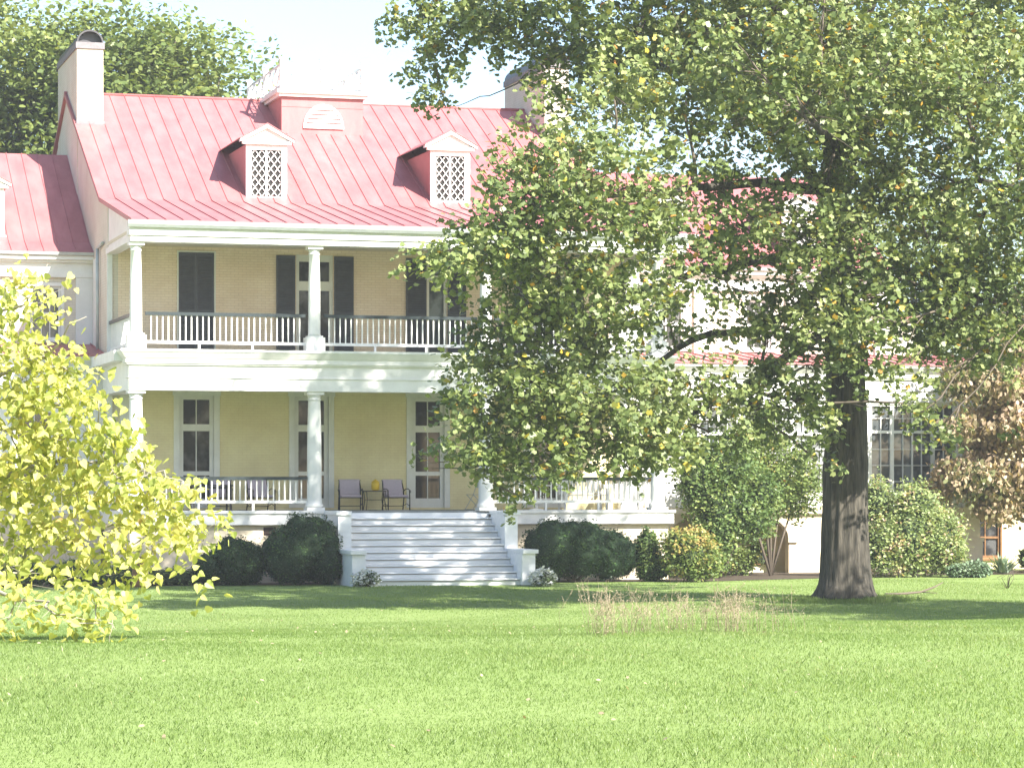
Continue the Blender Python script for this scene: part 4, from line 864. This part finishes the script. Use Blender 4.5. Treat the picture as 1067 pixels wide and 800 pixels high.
lump('flowering_shrub', 'big pale green shrub speckled with pinkish flowers right of the tree trunk', 'shrub', (23.1, 0.2, 0),
     [(0,0,1.25,1.15,1.1,1.2),(.9,0,1.1,.95,1,1.05),(-.8,0,.9,.8,.9,.95),(.2,0,2.1,.85,.8,.8),(-.9,.3,2.2,.6,.6,.9),(1.3,-.1,.7,.6,.6,.7)], L['light'], 24000, .09, core_scale=.62, fuzz=.24, up=.7, rough=.36)
lump('wall_shrub', 'ragged light green shrub growing against the sunlit cellar wall left of the big trunk', 'shrub', (18.9, 3.1, 0),
     [(0,0,.45,.6,.5,.5),(.5,0,.8,.4,.4,.5),(-.6,0,.35,.5,.4,.4)], L['autumn'], 5200, .085, core=False, fuzz=.35, rough=.45, tone_f=lambda P, t: t * .6)
for k, (x, lb_) in enumerate(((5.62, 'left of the foot of the steps'), (10.55, 'right of the foot of the steps'))):
    lump('flower_clump', 'small mound of white flowers ' + lb_, 'flowers', (x, -3.95, 0), [(0,0,.20,.36,.30,.26)], L['flower'], 1700, .07, stem=False, core_scale=.7, up=1.2, group='white flowers by the steps')
# dead twigs in low boxwood
# yucca
o = thing('yucca_plant', 'spiky blue green yucca at the foot of the gallery pier', 'plant', (27.35, 2.6, 0))
N = 110; a_ = rng.random(N) * 2 * np.pi; el_ = R(15) + rng.random(N) * R(65)
dv = np.stack([np.cos(a_) * np.cos(el_), np.sin(a_) * np.cos(el_), np.sin(el_)], 1); lnn = (.45 + .3 * rng.random(N))[:, None]
sd_ = norm(np.cross(dv, [0, 0, 1.0])) * .022; c0 = dv * .04 + np.stack([rng.random(N)*.3-.15, rng.random(N)*.2-.1, np.zeros(N)], 1); V = np.stack([c0 - sd_, c0 + sd_, c0 + dv * lnn * .6 + sd_, c0 + dv * lnn - [0, 0, .05], c0 + dv * lnn * .6 - sd_], 1).reshape(-1, 3)
lf = bpy.data.objects.new('leaves', raw_mesh('leaves', V, np.arange(N * 5).reshape(N, 5), rng.random(N), L['yucca'])); col.objects.link(lf); lf.parent = o
lump('low_shrub', 'low dark green shrub between yucca and the right edge', 'shrub', (28.9, 3.2, 0), [(0,0,.45,.7,.6,.5),(.8,0,.6,.8,.6,.7),(1.8,0,.9,.9,.7,1.0),(2.6,.3,1.4,1.0,.8,1.3)], L['green'], 9000, .08, rough=.25)
lump('low_shrub', 'grey green low plants under the big pale flowering shrub', 'shrub', (24.9, -.6, 0), [(0,0,.22,.5,.4,.28),(-.5,0,.2,.4,.3,.22)], L['yucca'], 2500, .07)
lump('low_shrub', 'ragged green undergrowth behind the yellow tree at the house foundation', 'shrub', (-.3, -1.0, 0), [(0,0,.25,1.0,.5,.35),(1.3,0,.2,.7,.4,.28),(-1.4,0,.3,1.0,.5,.4),(-3.2,0,.35,1.2,.6,.5),(-5.2,0,.4,1.2,.6,.6)], L['green'], 8000, .08)
o = thing('tree_stump', 'brown weathered stump standing behind the yellow tree', 'stump', (-.2, -2.6, 0)); f = MB(); f.lathe(0, 0, [(.30, 0), (.24, .15), (.22, .5), (.23, .8), (.18, .83)], 14); f.build('stump', 'brown', o)

# russet dogwood on the right
db0 = at(1080, 600, 3.0); db0[2] = 0.0
def D_(x, y, dy=0): return at(x, y, 3.0 + dy)
dtr = [(db0, .13), (db0 + [.05, 0, .8], .10), (db0 + [-.1, 0, 1.8], .08), (db0 + [-.15, 0, 3.0], .06), (db0 + [0, 0, 4.6], .03)]
dcl = [(1040,360,.8,.5,50),(1070,350,.9,.6,50),(1010,395,.6,.35,36),(1050,400,.9,.4,55),(1000,440,.3,.2,8),(1030,440,.7,.4,36),(1070,440,.9,.5,50),(1000,490,.6,.25,30),(1020,500,.8,.35,42),(1060,490,.9,.4,50),(985,505,.35,.2,12),(1040,525,.5,.22,22),(1072,520,.7,.3,36),(1025,465,.5,.2,18),(1110,400,1.2,.8,70),(1120,480,1.2,.8,70)]
dc = [(D_(x, y, random.uniform(-1.0, 1.0)), (rx, rx, rz_), n * 3.0) for x, y, rx, rz_, n in dcl]
make_tree('dogwood_tree', 'small tree with drooping russet and pinkish brown leaves at the right edge', 'tree', tuple(db0), dtr, [], dc, L['red'], .17, per=13, ln=.35, jit=.13, shape='oval', droop=1.3, up=.3, twig_frac=.3, limb_r=.05,
          tone_f=lambda P, t: t * .9 + .14)

# ================================================================ BACKGROUND TREES
def bgtree(label, X, Y, h, spread, n, leafm=L['far'], size=.22, low=.3, clump_r=1.8, tone_f=None, shape_k=1.0):
    base = (X, Y, 0); tk = [(np.array([X + random.uniform(-.2, .2), Y, z]), max(.06, .55 * (1 - z / h) ** 1.1)) for z in np.linspace(0, h * .9, 7)]
    lb = []; cs_ = []
    nc = int(n / 60)
    for k in range(nc):
        z = h * (low + (1 - low) * (k + .5) / nc); rr = spread * math.sqrt(max(.05, 1 - abs((z / h - .55) / .5) ** 2.4)) * random.uniform(.45, 1.0); a_ = k * 2.39996
        cs_.append(((X + rr * math.cos(a_), Y + rr * math.sin(a_), z), (clump_r * random.uniform(.8, 1.25), clump_r, clump_r * .62), 60 * random.uniform(.7, 1.2)))
    for k in range(7):
        a_ = k * 2.4; z0 = h * (.25 + .07 * k); e_ = (X + spread * .7 * math.cos(a_), Y + spread * .7 * math.sin(a_), z0 + h * .2)
        lb.append([((X, Y, z0), .16), ((X + spread * .35 * math.cos(a_), Y + spread * .35 * math.sin(a_), z0 + h * .12), .10), (e_, .03)])
    return make_tree('broadleaf_tree', label, 'tree', base, tk, lb, cs_, leafm, size, per=11, ln=.6, jit=.28, shape='oval', twig_frac=.05, limb_r=.12, tone_f=tone_f, group='trees behind the house')
bgtree('tall leafy tree behind the left chimney, its crown ending right above the red roof', 4.0, 32, 20.2, 6.0, 8000, size=.25)
bgtree('tall leafy tree filling the top left corner behind the left wing', -6.5, 36, 25, 7.5, 10500, size=.25)
bgtree('light green tree behind the right wing, seen under the big tree crown', 33.0, 22, 13.5, 5.0, 1700, size=.2)
bgtree('pale olive tree behind the far right end of the house', 40.0, 18, 15, 5.5, 1700, size=.2)
bgtree('dark green tree far behind the roofs of the right wing', 26.5, 40, 13.5, 6, 1300, size=.24)
shade_tree = bgtree('low spreading tree standing just outside the right edge of the view, shading the lawn', 21.0, -33.5, 12.0, 5.6, 2000, leafm=L['maple'], size=.2, low=.48, clump_r=1.5)
del shade_tree['group']
# distant woodland, a closed belt behind everything
N = 60000; X = rng.random(N) * 420 - 190; Yw = 110 + rng.random(N) * 35; hmax = 10 + 5 * np.array([noise.noise((x * .06, 3, 0)) for x in X]) + 2.5 * np.array([noise.noise((x * .3, 7, 0)) for x in X]); Z = rng.random(N) ** .7 * hmax
wd = leaves('woodland', np.stack([X, Yw, Z], 1), 1.1, L['far'], None, shape='oval', tone=rng.random(N)); wd['kind'] = 'stuff'; wd['label'] = 'distant woodland beyond the house'; wd['category'] = 'woodland'

# ================================================================ LAWN DETAILS
def weeds(label, cx, cy, d, wpx, hm, n):
    """tuft of dry brown stalks around the ground point seen at pixel column cx, distance d"""
    c = CAM + ray(cx) * d; c[2] = float(gz(c[0], c[1])); root = thing('dry_weeds', label, 'weeds', tuple(c), 0, 'dry weed tufts on the lawn'); m_ = MB(); hd = []
    wr = wpx / FP * d / 2
    for k in range(n):
        a_ = random.uniform(0, 6.28); r_ = abs(random.gauss(0, .7)) * wr; p = np.array([r_ * math.cos(a_), r_ * math.sin(a_) * 1.6, -.02]); h = hm * random.uniform(.45, 1.05)
        ln_ = np.array([random.gauss(0, .12), random.gauss(0, .12), 1.0]); q = p + ln_ * h * .55; e_ = p + ln_ * h + [random.gauss(0, .06), random.gauss(0, .06), 0]
        m_.tube([p, q, e_], [.0024, .002, .001], 3)
        for j in range(4):
            s = q + (e_ - q) * random.random(); ee = s + [random.gauss(0, .05), random.gauss(0, .05), random.uniform(.02, .1)]; m_.tube([s, ee], [.002, .0012], 3); hd.append(ee); hd.append(s + (ee - s) * .6)
        for j in range(5): hd.append(p + ln_ * h * random.random())
    m_.build('stalks', M['drystalk'], root)
    hd = np.array(hd) + c; leaves('seed_heads', hd, .022 * (.6 + .8 * rng.random(len(hd))), L['dry'], root, tuple(c), 'lance', droop=-.3, up=.2)
    return root
M['drystalk'] = mat('dry_stalks', (0.36, 0.29, 0.20), 0.9, noise_amt=.4, nscale=8)
weeds('slim tuft of dry brown weeds on the lawn, leftmost of the dry tufts', 632, 0, 32.5, 55, .62, 55)
weeds('sparse low tuft of dry weeds just right of the slim leftmost tuft', 668, 0, 34, 62, .55, 31)
weeds('thin scattering of dry weeds in the middle of the row of dry tufts', 708, 0, 35, 55, .5, 27)
weeds('widest and densest tuft of dry brown weeds, nearest the big tree trunk', 762, 0, 33.5, 105, .55, 88)
N = 180; d_ = 15 + 58 * rng.random(N) ** 1.3; la_ = (rng.random(N) * 2 - 1) * .2 * d_; X = CAM[0] + FW[0] * d_ + RT[0] * la_; Yw = CAM[1] + FW[1] * d_ + RT[1] * la_; k_ = Yw < -4
fl_ = leaves('fallen_leaves', np.stack([X, Yw, gz(X, Yw) + near_bump(X, Yw) + .03], 1)[k_], .045, L['dry'], None, shape='oval', droop=0, up=2.5); fl_['kind'] = 'stuff'; fl_['label'] = 'small dry leaves scattered over the lawn'; fl_['category'] = 'leaves'
# fallen branch
p0 = at(942, 626, -14); p1 = at(985, 618, -14)
o = thing('fallen_branch', 'dark fallen branch lying on the shaded grass right of the tree trunk', 'branch', (float(p0[0]), -14, 0)); f = MB()
f.tube([(-.5, 0, .06), (0, 0, .07), (.5, .1, .10), (.85, .1, .22), (1.1, .15, .33)], [.03, .03, .028, .022, .012], 6); f.tube([(.5, .1, .10), (.8, -.2, .08)], [.015, .006], 5); f.tube([(0, 0, .07), (.1, .3, .1)], [.015, .005], 5); f.build('wood', 'twig', o)
sp = (float(at(1050, 620, -10)[0]), -10.0, 0.0); o = thing('bare_sapling', 'thin leafless sapling in the shade on the lawn near the right edge', 'sapling', sp); f = MB()
for k in range(7): f.tube([(0, 0, 0), (random.gauss(0, .18), random.gauss(0, .15), .3), (random.gauss(0, .4), random.gauss(0, .3), random.uniform(.4, .75))], [.012, .008, .003], 4)
f.build('stems', 'twig', o)

# ================================================================ THIN HAZE ADDED TO LIFT THE DARKS, IN PLACE OF LENS GLARE
hz = MB(); hz.box(-75, 75, -92, 150, -1.5, 30); 
hm = bpy.data.materials.new('haze'); hm.use_nodes = True; t = hm.node_tree; t.nodes.clear()
vo = t.nodes.new('ShaderNodeVolumePrincipled'); ou = t.nodes.new('ShaderNodeOutputMaterial'); vo.inputs['Color'].default_value = (0.93, 0.96, 1.0, 1); vo.inputs['Density'].default_value = 0.00045; vo.inputs['Anisotropy'].default_value = 0.1
t.links.new(vo.outputs[0], ou.inputs['Volume']); hzo = hz.build('haze', hm); hzo['kind'] = 'stuff'; hzo['label'] = 'thin pale haze added to lift the dark tones like lens glare'; hzo['category'] = 'haze'
